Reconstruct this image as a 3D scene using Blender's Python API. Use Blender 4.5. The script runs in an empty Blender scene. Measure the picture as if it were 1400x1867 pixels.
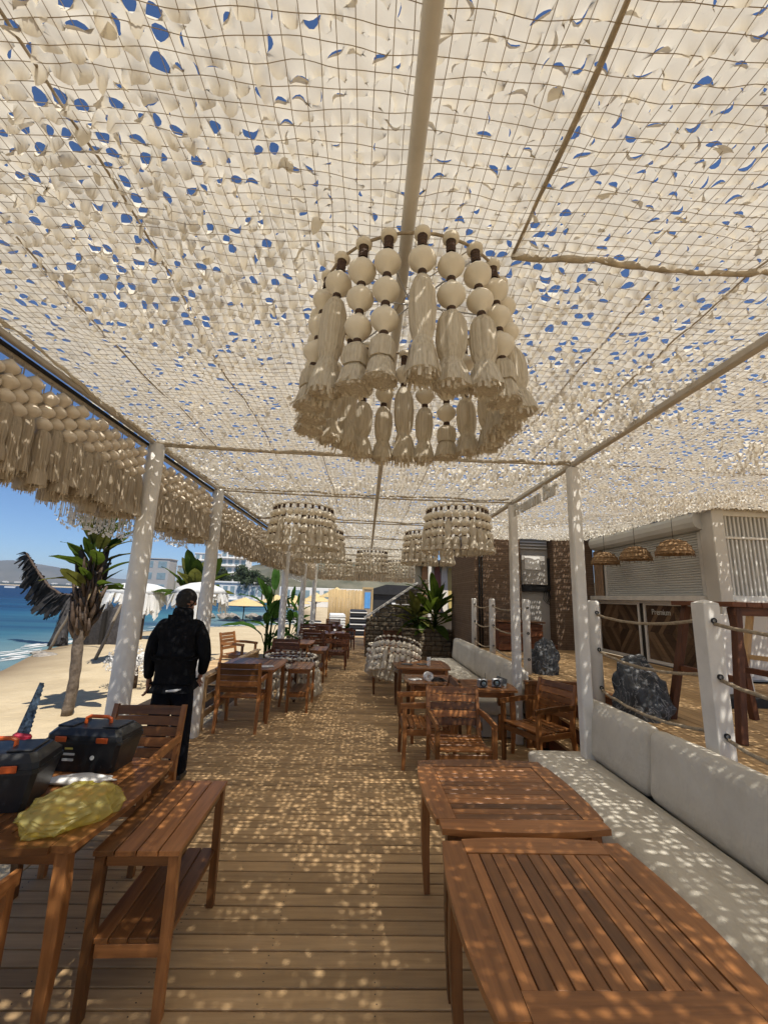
import bpy, math, random
import numpy as np
from mathutils import Vector, Matrix

SC = bpy.context.scene
COL = SC.collection
rad = math.radians

# ------------------------------------------------------------------ camera
cam_data = bpy.data.cameras.new("camera")
cam = bpy.data.objects.new("camera", cam_data)
COL.objects.link(cam)
SC.camera = cam
cam_data.sensor_fit = 'HORIZONTAL'
cam_data.sensor_width = 36.0
cam_data.lens = 36.0 * 770.0 / 1400.0
cam_data.clip_start = 0.05
cam_data.clip_end = 20000.0
CAMH = 1.8
_yaw, _pitch, _roll = rad(2.0), rad(11.4), rad(2.0)
_f = Vector((math.sin(_yaw) * math.cos(_pitch), math.cos(_yaw) * math.cos(_pitch), math.sin(_pitch)))
_r = _f.cross(Vector((0, 0, 1))).normalized()
_u = _r.cross(_f)
_u2 = _u * math.cos(_roll) - _r * math.sin(_roll)
_r2 = _r * math.cos(_roll) + _u * math.sin(_roll)
cam.matrix_world = Matrix(((_r2.x, _u2.x, -_f.x, 0), (_r2.y, _u2.y, -_f.y, 0), (_r2.z, _u2.z, -_f.z, CAMH), (0, 0, 0, 1)))

# ------------------------------------------------------------------ light
SUN_EL, SUN_AZ = 62.0, 148.0            # azimuth from +Y, clockwise
world = bpy.data.worlds.new("World")
SC.world = world
world.use_nodes = True
wn = world.node_tree
wn.nodes.clear()
sky = wn.nodes.new("ShaderNodeTexSky")
sky.sky_type = 'NISHITA'
sky.sun_disc = False
sky.sun_elevation = rad(SUN_EL)
sky.sun_rotation = rad(SUN_AZ)
sky.altitude = 5
sky.air_density = 0.85
sky.dust_density = 0.0
sky.ozone_density = 10.0
bg = wn.nodes.new("ShaderNodeBackground")
bg.inputs["Strength"].default_value = 0.10
wo = wn.nodes.new("ShaderNodeOutputWorld")
wn.links.new(sky.outputs[0], bg.inputs[0])
wn.links.new(bg.outputs[0], wo.inputs[0])
sl = bpy.data.lights.new("sun", 'SUN')
sl.energy = 5.0
sl.angle = rad(0.53)
sl.color = (1.0, 0.95, 0.86)
sun = bpy.data.objects.new("sun", sl)
COL.objects.link(sun)
_S = Vector((math.cos(rad(SUN_EL)) * math.sin(rad(SUN_AZ)), math.cos(rad(SUN_EL)) * math.cos(rad(SUN_AZ)), math.sin(rad(SUN_EL))))
sun.rotation_euler = _S.to_track_quat('Z', 'Y').to_euler()
sun.location = (0, 0, 40)

vs = SC.view_settings
SC.display_settings.display_device = 'sRGB'
vs.view_transform = 'Standard'
vs.look = 'None'
vs.exposure = 0.22
vs.gamma = 1.0
vs.use_curve_mapping = False
SC.render.engine = 'CYCLES'
cy = SC.cycles
cy.use_denoising = True
cy.use_adaptive_sampling = True
cy.adaptive_threshold = 0.02
cy.max_bounces = 8
cy.diffuse_bounces = 5
cy.glossy_bounces = 3
cy.transmission_bounces = 6
cy.transparent_max_bounces = 12
cy.volume_bounces = 0
cy.caustics_reflective = False
cy.caustics_refractive = False

# ------------------------------------------------------------------ materials
MATS = {}


class NT:
    def __init__(s, name):
        s.m = bpy.data.materials.new(name)
        s.m.use_nodes = True
        s.t = s.m.node_tree
        s.t.nodes.clear()
        s.out = s.n("ShaderNodeOutputMaterial")

    def n(s, kind, **kw):
        nd = s.t.nodes.new(kind)
        for k, v in kw.items():
            setattr(nd, k, v)
        return nd

    def l(s, a, b):
        s.t.links.new(a, b)

    def coords(s, scale=(1, 1, 1), rnd=True):
        tc = s.n("ShaderNodeTexCoord")
        mp = s.n("ShaderNodeMapping")
        mp.inputs["Scale"].default_value = scale
        s.l(tc.outputs["Object"], mp.inputs["Vector"])
        if not rnd:
            return mp.outputs[0]
        oi = s.n("ShaderNodeObjectInfo")
        ml = s.n("ShaderNodeMath", operation='MULTIPLY')
        ml.inputs[1].default_value = 37.0
        s.l(oi.outputs["Random"], ml.inputs[0])
        ad = s.n("ShaderNodeVectorMath", operation='ADD')
        s.l(mp.outputs[0], ad.inputs[0])
        s.l(ml.outputs[0], ad.inputs[1])
        return ad.outputs[0]

    def noise(s, vec, scale, detail=3, rough=0.55):
        nz = s.n("ShaderNodeTexNoise")
        nz.inputs["Scale"].default_value = scale
        nz.inputs["Detail"].default_value = detail
        nz.inputs["Roughness"].default_value = rough
        if vec is not None:
            s.l(vec, nz.inputs["Vector"])
        return nz.outputs[0]

    def ramp(s, fac, stops):
        r = s.n("ShaderNodeValToRGB")
        el = r.color_ramp.elements
        while len(el) < len(stops):
            el.new(0.5)
        for e, (p, c) in zip(el, stops):
            e.position = p
            e.color = (c[0], c[1], c[2], 1)
        s.l(fac, r.inputs[0])
        return r.outputs[0]

    def mixc(s, fac, a, b, mode='MIX'):
        m = s.n("ShaderNodeMix", data_type='RGBA', blend_type=mode)
        for sock, v in ((m.inputs[0], fac), (m.inputs[6], a), (m.inputs[7], b)):
            if hasattr(v, "is_linked"):
                s.l(v, sock)
            elif isinstance(v, (int, float)):
                sock.default_value = v
            else:
                sock.default_value = (v[0], v[1], v[2], 1)
        return m.outputs[2]

    def randval(s, lo=0.8, hi=1.2):
        oi = s.n("ShaderNodeObjectInfo")
        mr = s.n("ShaderNodeMapRange")
        mr.inputs[3].default_value = lo
        mr.inputs[4].default_value = hi
        s.l(oi.outputs["Random"], mr.inputs[0])
        return mr.outputs[0]

    def bump(s, h, strength=0.3, dist=0.01):
        b = s.n("ShaderNodeBump")
        b.inputs["Strength"].default_value = strength
        b.inputs["Distance"].default_value = dist
        s.l(h, b.inputs["Height"])
        return b.outputs[0]

    def bsdf(s, col, rough=0.6, normal=None, spec=0.5, metallic=0.0, **kw):
        p = s.n("ShaderNodeBsdfPrincipled")
        if hasattr(col, "is_linked"):
            s.l(col, p.inputs["Base Color"])
        else:
            p.inputs["Base Color"].default_value = (col[0], col[1], col[2], 1)
        if hasattr(rough, "is_linked"):
            s.l(rough, p.inputs["Roughness"])
        else:
            p.inputs["Roughness"].default_value = rough
        p.inputs["Metallic"].default_value = metallic
        p.inputs["Specular IOR Level"].default_value = spec
        for k, v in kw.items():
            p.inputs[k.replace("_", " ")].default_value = v
        if normal is not None:
            s.l(normal, p.inputs["Normal"])
        return p.outputs[0]

    def done(s, shader):
        s.l(shader, s.out.inputs["Surface"])
        MATS[s.m.name] = s.m
        return s.m


def m_wood(name, light, dark, axis, rough=0.55, rnd=(0.75, 1.2), sc=1.0, streak=0.5, bump=0.25, weather=0.0, spec=0.35):
    t = NT(name)
    s = [9.0 * sc, 9.0 * sc, 9.0 * sc]
    s['xyz'.index(axis)] = 0.55 * sc
    v = t.coords(s)
    g = t.noise(v, 4.0, 5, 0.6)
    g2 = t.noise(t.coords((1.3, 1.3, 1.3)), 1.6, 3)
    c = t.ramp(g, [(0.3, dark), (0.68, light)])
    c = t.mixc(streak * 0.6, c, t.ramp(g2, [(0.35, [k * 0.7 for k in light]), (0.65, [min(1, k * 1.12) for k in light])]))
    if weather:
        g3 = t.noise(t.coords((2, 2, 2)), 2.5, 4, 0.65)
        c = t.mixc(t.ramp(g3, [(0.45, (0, 0, 0)), (0.75, (weather,) * 3)]), c, (0.30, 0.27, 0.22))
    rv = t.randval(*rnd)
    cc = t.n("ShaderNodeCombineColor")
    for i in range(3):
        t.l(rv, cc.inputs[i])
    c = t.mixc(1.0, c, cc.outputs[0], 'MULTIPLY')
    return t.done(t.bsdf(c, rough, t.bump(g, bump, 0.004), spec))


def m_flat(name, col, rough=0.6, var=0.12, scale=6.0, bump=0.1, bscale=40.0, metallic=0.0, spec=0.4, rnd=None, bdist=0.004, **kw):
    t = NT(name)
    v = t.coords()
    nz = t.noise(v, scale, 4, 0.6)
    c = t.ramp(nz, [(0.3, [k * (1 - var) for k in col]), (0.7, [min(1, k * (1 + var)) for k in col])])
    if rnd:
        rv = t.randval(*rnd)
        cc = t.n("ShaderNodeCombineColor")
        for i in range(3):
            t.l(rv, cc.inputs[i])
        c = t.mixc(1.0, c, cc.outputs[0], 'MULTIPLY')
    nb = t.bump(t.noise(v, bscale, 3), bump, bdist) if bump else None
    return t.done(t.bsdf(c, rough, nb, spec, metallic, **kw))


for ax in 'xyz':
    m_wood("teak_" + ax, (0.34, 0.145, 0.048), (0.11, 0.040, 0.012), ax, 0.36, (0.45, 1.5), 1.0, 0.5, 0.22, spec=0.38)
    m_wood("deck_wood_" + ax, (0.60, 0.405, 0.21), (0.38, 0.235, 0.112), ax, 0.72, (0.78, 1.15), 1.0, 0.6, 0.35, 0.16, spec=0.2)
    m_wood("dark_wood_" + ax, (0.17, 0.062, 0.026), (0.07, 0.024, 0.01), ax, 0.6, (0.7, 1.25), 1.0, 0.5, 0.2)
m_wood("grey_wood", (0.34, 0.28, 0.21), (0.18, 0.14, 0.1), 'z', 0.8, (0.8, 1.15))
m_wood("bamboo_wood", (0.55, 0.40, 0.2), (0.36, 0.24, 0.11), 'z', 0.7, (0.85, 1.1))
for k, c in (("panel_wood_pale", (0.2, 0.125, 0.07)), ("panel_wood_mid", (0.12, 0.07, 0.036)), ("panel_wood_deep", (0.07, 0.038, 0.02))):
    m_wood(k, c, [x * 0.6 for x in c], 'y', 0.6, (0.8, 1.15))
m_flat("white_paint", (0.71, 0.685, 0.635), 0.55, 0.10, 5.0, 0.22, 22.0, spec=0.3)
m_flat("white_plastic", (0.78, 0.77, 0.74), 0.45, 0.04, 3.0, 0.05)
m_flat("off_white_wall", (0.60, 0.575, 0.52), 0.7, 0.06, 2.0, 0.15, 30)
m_flat("shutter_grey", (0.60, 0.595, 0.56), 0.5, 0.04, 2.0, 0.04)
m_flat("plaster_grey", (0.42, 0.40, 0.37), 0.85, 0.12, 3.0, 0.3, 20)
m_flat("beam_paint", (0.50, 0.455, 0.39), 0.7, 0.15, 4.0, 0.2)
m_flat("pipe_paint", (0.60, 0.565, 0.50), 0.55, 0.12, 6.0, 0.1)
m_flat("black_paint", (0.012, 0.012, 0.013), 0.5, 0.2, 4.0, 0.05)
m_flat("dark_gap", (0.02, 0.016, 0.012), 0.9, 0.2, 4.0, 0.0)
m_flat("black_plastic", (0.016, 0.017, 0.018), 0.42, 0.2, 8.0, 0.18, 90, spec=0.5)
m_flat("orange_plastic", (0.52, 0.095, 0.018), 0.4, 0.1, 8.0, 0.0)
m_flat("red_plastic", (0.42, 0.02, 0.05), 0.4, 0.1, 8.0, 0.0)
m_flat("yellow_print", (0.6, 0.5, 0.1), 0.6, 0.1, 8.0, 0.0)
m_flat("pale_print", (0.6, 0.6, 0.56), 0.6, 0.1, 8.0, 0.0)
m_flat("steel", (0.45, 0.46, 0.48), 0.35, 0.15, 8.0, 0.1, metallic=0.7)
m_flat("blade_metal", (0.10, 0.15, 0.21), 0.45, 0.9, 60.0, 0.3, 120, metallic=0.5)
m_flat("rope", (0.40, 0.32, 0.22), 0.9, 0.25, 40.0, 0.8, 160, bdist=0.01)
m_flat("cable_brown", (0.40, 0.33, 0.235), 0.8, 0.25, 20.0, 0.4, 60)
m_flat("net_cord", (0.40, 0.325, 0.225), 0.9, 0.15, 10.0, 0.0)
m_flat("hem_roll", (0.46, 0.39, 0.29), 0.9, 0.35, 14.0, 0.5, 50)
m_flat("brown_wrap", (0.070, 0.040, 0.026), 0.8, 0.25, 30.0, 0.6, 150)
m_flat("curtain_tan", (0.33, 0.22, 0.14), 0.9, 0.15)
m_flat("terracotta", (0.5, 0.22, 0.12), 0.8, 0.15)
m_flat("clothes_black", (0.0065, 0.0068, 0.0085), 0.92, 0.25, 12.0, 0.5, 60, spec=0.15, bdist=0.01)
m_flat("trouser_black", (0.0075, 0.0085, 0.013), 0.9, 0.25, 12.0, 0.5, 40, spec=0.15, bdist=0.01)
m_flat("hair_dark", (0.010, 0.008, 0.007), 0.7, 0.3, 60.0, 0.8, 220)
m_flat("skin", (0.34, 0.175, 0.115), 0.6, 0.12, 14.0, 0.2, 120)
m_flat("straw", (0.62, 0.46, 0.22), 0.9, 0.25, 20.0, 0.8, 60, bdist=0.02)
m_flat("thatch_dark", (0.045, 0.04, 0.038), 0.9, 0.45, 10.0, 0.6, 60, rnd=(0.7, 1.3), bdist=0.02)
m_flat("thatch_grey", (0.20, 0.18, 0.155), 0.9, 0.3, 10.0, 0.6, 60, bdist=0.02)
m_flat("rattan", (0.27, 0.165, 0.08), 0.8, 0.3, 30.0, 0.7, 120, bdist=0.006)
m_flat("soil", (0.09, 0.06, 0.04), 0.95, 0.3, 20.0, 0.6, 60)
m_flat("black_bed", (0.02, 0.022, 0.028), 0.7, 0.2, 8.0, 0.1)
m_flat("blue_cloth", (0.10, 0.30, 0.62), 0.8, 0.1)
m_flat("surf_beige", (0.46, 0.43, 0.34), 0.4, 0.1, 3.0, 0.0)
m_flat("surf_orange", (0.46, 0.24, 0.11), 0.4, 0.1, 3.0, 0.0)
m_flat("surf_red", (0.20, 0.07, 0.045), 0.4, 0.1, 3.0, 0.0)
m_flat("surf_white", (0.60, 0.55, 0.48), 0.4, 0.1, 3.0, 0.0)
m_flat("surf_yellow", (0.45, 0.34, 0.12), 0.4, 0.1, 3.0, 0.0)
m_flat("house_white", (0.72, 0.70, 0.66), 0.8, 0.06, 0.6, 0.0)
m_flat("house_glass", (0.22, 0.30, 0.33), 0.15, 0.2, 0.6, 0.0, spec=0.6)
m_flat("roof_black", (0.018, 0.018, 0.02), 0.7, 0.3, 2.0, 0.0)
m_flat("paper_white", (0.75, 0.75, 0.73), 0.7, 0.06, 8.0, 0.1)
m_flat("phone_grey", (0.08, 0.085, 0.09), 0.3, 0.1, 8.0, 0.0)


def m_cushion():
    t = NT("cushion")
    v = t.coords()
    w = t.n("ShaderNodeTexVoronoi")
    w.inputs["Scale"].default_value = 220
    t.l(v, w.inputs["Vector"])
    n1 = t.noise(v, 3.5, 4)
    n2 = t.noise(v, 900, 2)
    c = t.ramp(n1, [(0.3, (0.56, 0.52, 0.44)), (0.7, (0.66, 0.62, 0.535))])
    n4 = t.noise(t.coords((9, 3.5, 1.6)), 1.0, 4, 0.6)
    b0 = t.bump(n4, 0.55, 0.05)
    b1n = t.n("ShaderNodeBump")
    b1n.inputs["Strength"].default_value = 0.6
    b1n.inputs["Distance"].default_value = 0.05
    t.l(n1, b1n.inputs["Height"])
    t.l(b0, b1n.inputs["Normal"])
    b1 = b1n.outputs[0]
    b = t.n("ShaderNodeBump")
    b.inputs["Strength"].default_value = 0.35
    b.inputs["Distance"].default_value = 0.002
    t.l(n2, b.inputs["Height"])
    t.l(b1, b.inputs["Normal"])
    return t.done(t.bsdf(c, 0.9, b.outputs[0], 0.15))


m_cushion()


def m_translucent(name, col, tcol, fac, rough=0.8, nscale=2.0, var=0.1, bump=0.2, bscale=30):
    t = NT(name)
    v = t.coords()
    n1 = t.noise(v, nscale, 4, 0.6)
    c1 = t.ramp(n1, [(0.3, [k * (1 - var) for k in col]), (0.7, [min(1, k * (1 + var)) for k in col])])
    c2 = t.ramp(n1, [(0.3, [k * (1 - var) for k in tcol]), (0.7, [min(1, k * (1 + var)) for k in tcol])])
    d = t.n("ShaderNodeBsdfDiffuse")
    tr = t.n("ShaderNodeBsdfTranslucent")
    t.l(c1, d.inputs[0])
    t.l(c2, tr.inputs[0])
    nb = t.bump(t.noise(v, bscale, 3), bump, 0.004)
    t.l(nb, d.inputs["Normal"])
    t.l(nb, tr.inputs["Normal"])
    m = t.n("ShaderNodeMixShader")
    m.inputs[0].default_value = fac
    t.l(d.outputs[0], m.inputs[1])
    t.l(tr.outputs[0], m.inputs[2])
    return t.done(m.outputs[0])


m_translucent("net_fabric", (0.79, 0.745, 0.645), (0.82, 0.755, 0.625), 0.40, nscale=3.0, var=0.06, bump=0.45, bscale=16)
m_translucent("white_raffia", (0.84, 0.83, 0.80), (0.8, 0.78, 0.72), 0.3, nscale=9, var=0.05, bump=0.6, bscale=40)
m_translucent("bag_yellow", (0.72, 0.63, 0.18), (0.8, 0.66, 0.12), 0.45, nscale=6, var=0.12, bump=0.5, bscale=25)
m_translucent("leaf_green", (0.045, 0.075, 0.018), (0.12, 0.17, 0.02), 0.35, nscale=5, var=0.35, bump=0.3, bscale=40)
m_translucent("leaf_banana", (0.035, 0.085, 0.02), (0.10, 0.20, 0.03), 0.35, nscale=5, var=0.35, bump=0.3, bscale=40)
m_translucent("leaf_olive", (0.10, 0.105, 0.03), (0.2, 0.2, 0.04), 0.35, nscale=5, var=0.35, bump=0.3, bscale=40)
m_translucent("leaf_far", (0.052, 0.068, 0.038), (0.07, 0.09, 0.03), 0.25, nscale=0.6, var=0.4, bump=0.0)
m_translucent("leaf_dry", (0.30, 0.22, 0.12), (0.3, 0.22, 0.1), 0.3, nscale=5, var=0.3, bump=0.3, bscale=40)


def m_fibre(name, col, sxy=140.0, sz=1.2, trans=0.18):
    t = NT(name)
    v = t.coords((sxy, sxy, sz))
    g = t.noise(v, 1.0, 3, 0.6)
    c = t.ramp(g, [(0.28, [col[0] * 0.70, col[1] * 0.67, col[2] * 0.62]), (0.62, col)])
    nb = t.bump(g, 0.8, 0.01)
    d = t.bsdf(c, 0.75, nb, 0.25)
    tr = t.n("ShaderNodeBsdfTranslucent")
    t.l(c, tr.inputs[0])
    m = t.n("ShaderNodeMixShader")
    m.inputs[0].default_value = trans
    t.l(d, m.inputs[1])
    t.l(tr.outputs[0], m.inputs[2])
    return t.done(m.outputs[0])


m_fibre("tassel_cream", (0.83, 0.755, 0.62), 140.0, 1.2, 0.28)
m_fibre("tassel_tan", (0.70, 0.605, 0.47), 110.0, 1.0, 0.42)
m_flat("bead_cream", (0.76, 0.69, 0.56), 0.7, 0.07, 9.0, 0.18, 220)
m_flat("bead_tan", (0.70, 0.615, 0.49), 0.85, 0.08, 9.0, 0.18, 220)


def m_bag():
    t = NT("bag_film")
    v = t.coords()
    n1 = t.noise(v, 14, 4)
    g = t.bsdf((0.86, 0.78, 0.34), 0.2, t.bump(n1, 0.35, 0.01), 0.5)
    tr = t.n("ShaderNodeBsdfTransparent")
    tr.inputs[0].default_value = (0.95, 0.88, 0.35, 1)
    tl = t.n("ShaderNodeBsdfTranslucent")
    tl.inputs[0].default_value = (0.85, 0.74, 0.2, 1)
    m0 = t.n("ShaderNodeMixShader")
    m0.inputs[0].default_value = 0.4
    t.l(g, m0.inputs[1])
    t.l(tl.outputs[0], m0.inputs[2])
    m = t.n("ShaderNodeMixShader")
    m.inputs[0].default_value = 0.6
    t.l(m0.outputs[0], m.inputs[1])
    t.l(tr.outputs[0], m.inputs[2])
    return t.done(m.outputs[0])


m_bag()


def m_glass():
    t = NT("clear_glass")
    g = t.bsdf((0.95, 0.97, 0.97), 0.05, None, 0.5)
    tr = t.n("ShaderNodeBsdfTransparent")
    m = t.n("ShaderNodeMixShader")
    m.inputs[0].default_value = 0.75
    t.l(g, m.inputs[1])
    t.l(tr.outputs[0], m.inputs[2])
    return t.done(m.outputs[0])


m_glass()


def m_sand():
    t = NT("sand")
    v = t.coords(rnd=False)
    n1 = t.noise(v, 0.9, 6, 0.62)
    n2 = t.noise(v, 60, 3, 0.7)
    c = t.ramp(n1, [(0.3, (0.47, 0.365, 0.22)), (0.7, (0.60, 0.485, 0.315))])
    c = t.mixc(0.25, c, t.ramp(n2, [(0.35, (0.34, 0.26, 0.15)), (0.65, (0.66, 0.55, 0.38))]))
    # damp, darker sand where the ground lies low by the water
    ge = t.n("ShaderNodeNewGeometry")
    sx = t.n("ShaderNodeSeparateXYZ")
    t.l(ge.outputs["Position"], sx.inputs[0])
    mr = t.n("ShaderNodeMapRange")
    mr.inputs[1].default_value = -0.59
    mr.inputs[2].default_value = -0.487
    mr.inputs[3].default_value = 1.0
    mr.inputs[4].default_value = 0.0
    t.l(sx.outputs[2], mr.inputs[0])
    c = t.mixc(mr.outputs[0], c, (0.23, 0.17, 0.105))
    n3 = t.noise(v, 5.5, 3, 0.6)
    b1 = t.bump(n1, 0.9, 0.10)
    b2 = t.n("ShaderNodeBump")
    b2.inputs["Strength"].default_value = 0.8
    b2.inputs["Distance"].default_value = 0.05
    t.l(n3, b2.inputs["Height"])
    t.l(b1, b2.inputs["Normal"])
    return t.done(t.bsdf(c, 0.95, b2.outputs[0], 0.1))


m_sand()


def m_sea():
    t = NT("sea_water")
    v = t.coords(rnd=False)
    mp = t.n("ShaderNodeMapping")
    mp.inputs["Scale"].default_value = (0.16, 0.35, 0.3)
    mp.inputs["Rotation"].default_value = (0, 0, rad(35))
    t.l(v, mp.inputs[0])
    n1 = t.noise(mp.outputs[0], 1.0, 6, 0.65)
    n2 = t.noise(v, 0.010, 3, 0.5)
    mp2 = t.n("ShaderNodeMapping")
    mp2.inputs["Scale"].default_value = (0.02, 0.11, 0.3)
    mp2.inputs["Rotation"].default_value = (0, 0, rad(40))
    t.l(v, mp2.inputs[0])
    n3 = t.noise(mp2.outputs[0], 1.0, 4, 0.55)
    # depth of the water: shallow turquoise by the shore, deep blue beyond
    sx = t.n("ShaderNodeSeparateXYZ")
    t.l(v, sx.inputs[0])
    mr = t.n("ShaderNodeMapRange")
    mr.inputs[1].default_value = -13.0
    mr.inputs[2].default_value = -75.0
    t.l(sx.outputs[0], mr.inputs[0])
    c = t.ramp(mr.outputs[0], [(0.0, (0.16, 0.25, 0.25)), (0.07, (0.05, 0.165, 0.205)), (0.3, (0.012, 0.075, 0.145)), (1.0, (0.004, 0.028, 0.085))])
    c = t.mixc(t.ramp(n3, [(0.42, (0, 0, 0)), (0.6, (0.75, 0.75, 0.75))]), c, (0.004, 0.03, 0.085))
    d = t.n("ShaderNodeBsdfDiffuse")
    g = t.n("ShaderNodeBsdfGlossy")
    g.inputs["Roughness"].default_value = 0.22
    nb = t.bump(n1, 0.7, 0.5)
    t.l(c, d.inputs[0])
    t.l(nb, g.inputs["Normal"])
    t.l(nb, d.inputs["Normal"])
    m = t.n("ShaderNodeMixShader")
    m.inputs[0].default_value = 0.16
    t.l(d.outputs[0], m.inputs[1])
    t.l(g.outputs[0], m.inputs[2])
    return t.done(m.outputs[0])


m_sea()


def m_brick(name, c1, c2, mortar, bw, bh):
    t = NT(name)
    v = t.coords(rnd=False)
    mp = t.n("ShaderNodeMapping")
    mp.inputs["Rotation"].default_value = (rad(-90), 0, 0)
    t.l(v, mp.inputs[0])
    b = t.n("ShaderNodeTexBrick")
    b.inputs["Color1"].default_value = (*c1, 1)
    b.inputs["Color2"].default_value = (*c2, 1)
    b.inputs["Mortar"].default_value = (*mortar, 1)
    b.inputs["Scale"].default_value = 1.0
    b.inputs["Mortar Size"].default_value = 0.006
    b.inputs["Brick Width"].default_value = bw
    b.inputs["Row Height"].default_value = bh
    t.l(mp.outputs[0], b.inputs["Vector"])
    nz = t.noise(v, 8, 4)
    c = t.mixc(0.5, b.outputs[0], t.ramp(nz, [(0.3, c2), (0.7, c1)]))
    return t.done(t.bsdf(c, 0.85, t.bump(b.outputs[1], -0.8, 0.01), 0.15))


m_brick("brick_cladding", (0.235, 0.165, 0.115), (0.15, 0.10, 0.068), (0.07, 0.052, 0.04), 0.24, 0.05)


def m_rock(name, a, b, sc, veins=None):
    t = NT(name)
    v = t.coords()
    n1 = t.noise(v, sc, 6, 0.65)
    c = t.ramp(n1, [(0.3, a), (0.7, b)])
    if veins:
        n2 = t.n("ShaderNodeTexNoise")
        n2.inputs["Scale"].default_value = sc * 0.7
        n2.inputs["Detail"].default_value = 5
        n2.inputs["Distortion"].default_value = 2.2
        t.l(v, n2.inputs["Vector"])
        c = t.mixc(t.ramp(n2.outputs[0], [(0.485, (0, 0, 0)), (0.505, (1, 1, 1)), (0.525, (0, 0, 0))]), c, veins)
    return t.done(t.bsdf(c, 0.62, t.bump(n1, 0.7, 0.04), 0.35))


m_rock("rock_dark", (0.018, 0.02, 0.023), (0.095, 0.10, 0.105), 6.0, (0.30, 0.30, 0.30))
m_rock("rock_pale", (0.16, 0.14, 0.12), (0.42, 0.37, 0.30), 3.0)
m_rock("stone_wall", (0.07, 0.055, 0.035), (0.22, 0.175, 0.115), 4.0)
m_rock("bark", (0.06, 0.045, 0.034), (0.21, 0.165, 0.125), 9.0)
m_rock("bark_dark", (0.035, 0.022, 0.015), (0.13, 0.085, 0.055), 9.0)
m_rock("hill_scrub", (0.07, 0.075, 0.05), (0.16, 0.14, 0.10), 0.004)
m_rock("hill_near", (0.06, 0.065, 0.035), (0.2, 0.18, 0.12), 0.05)


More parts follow.
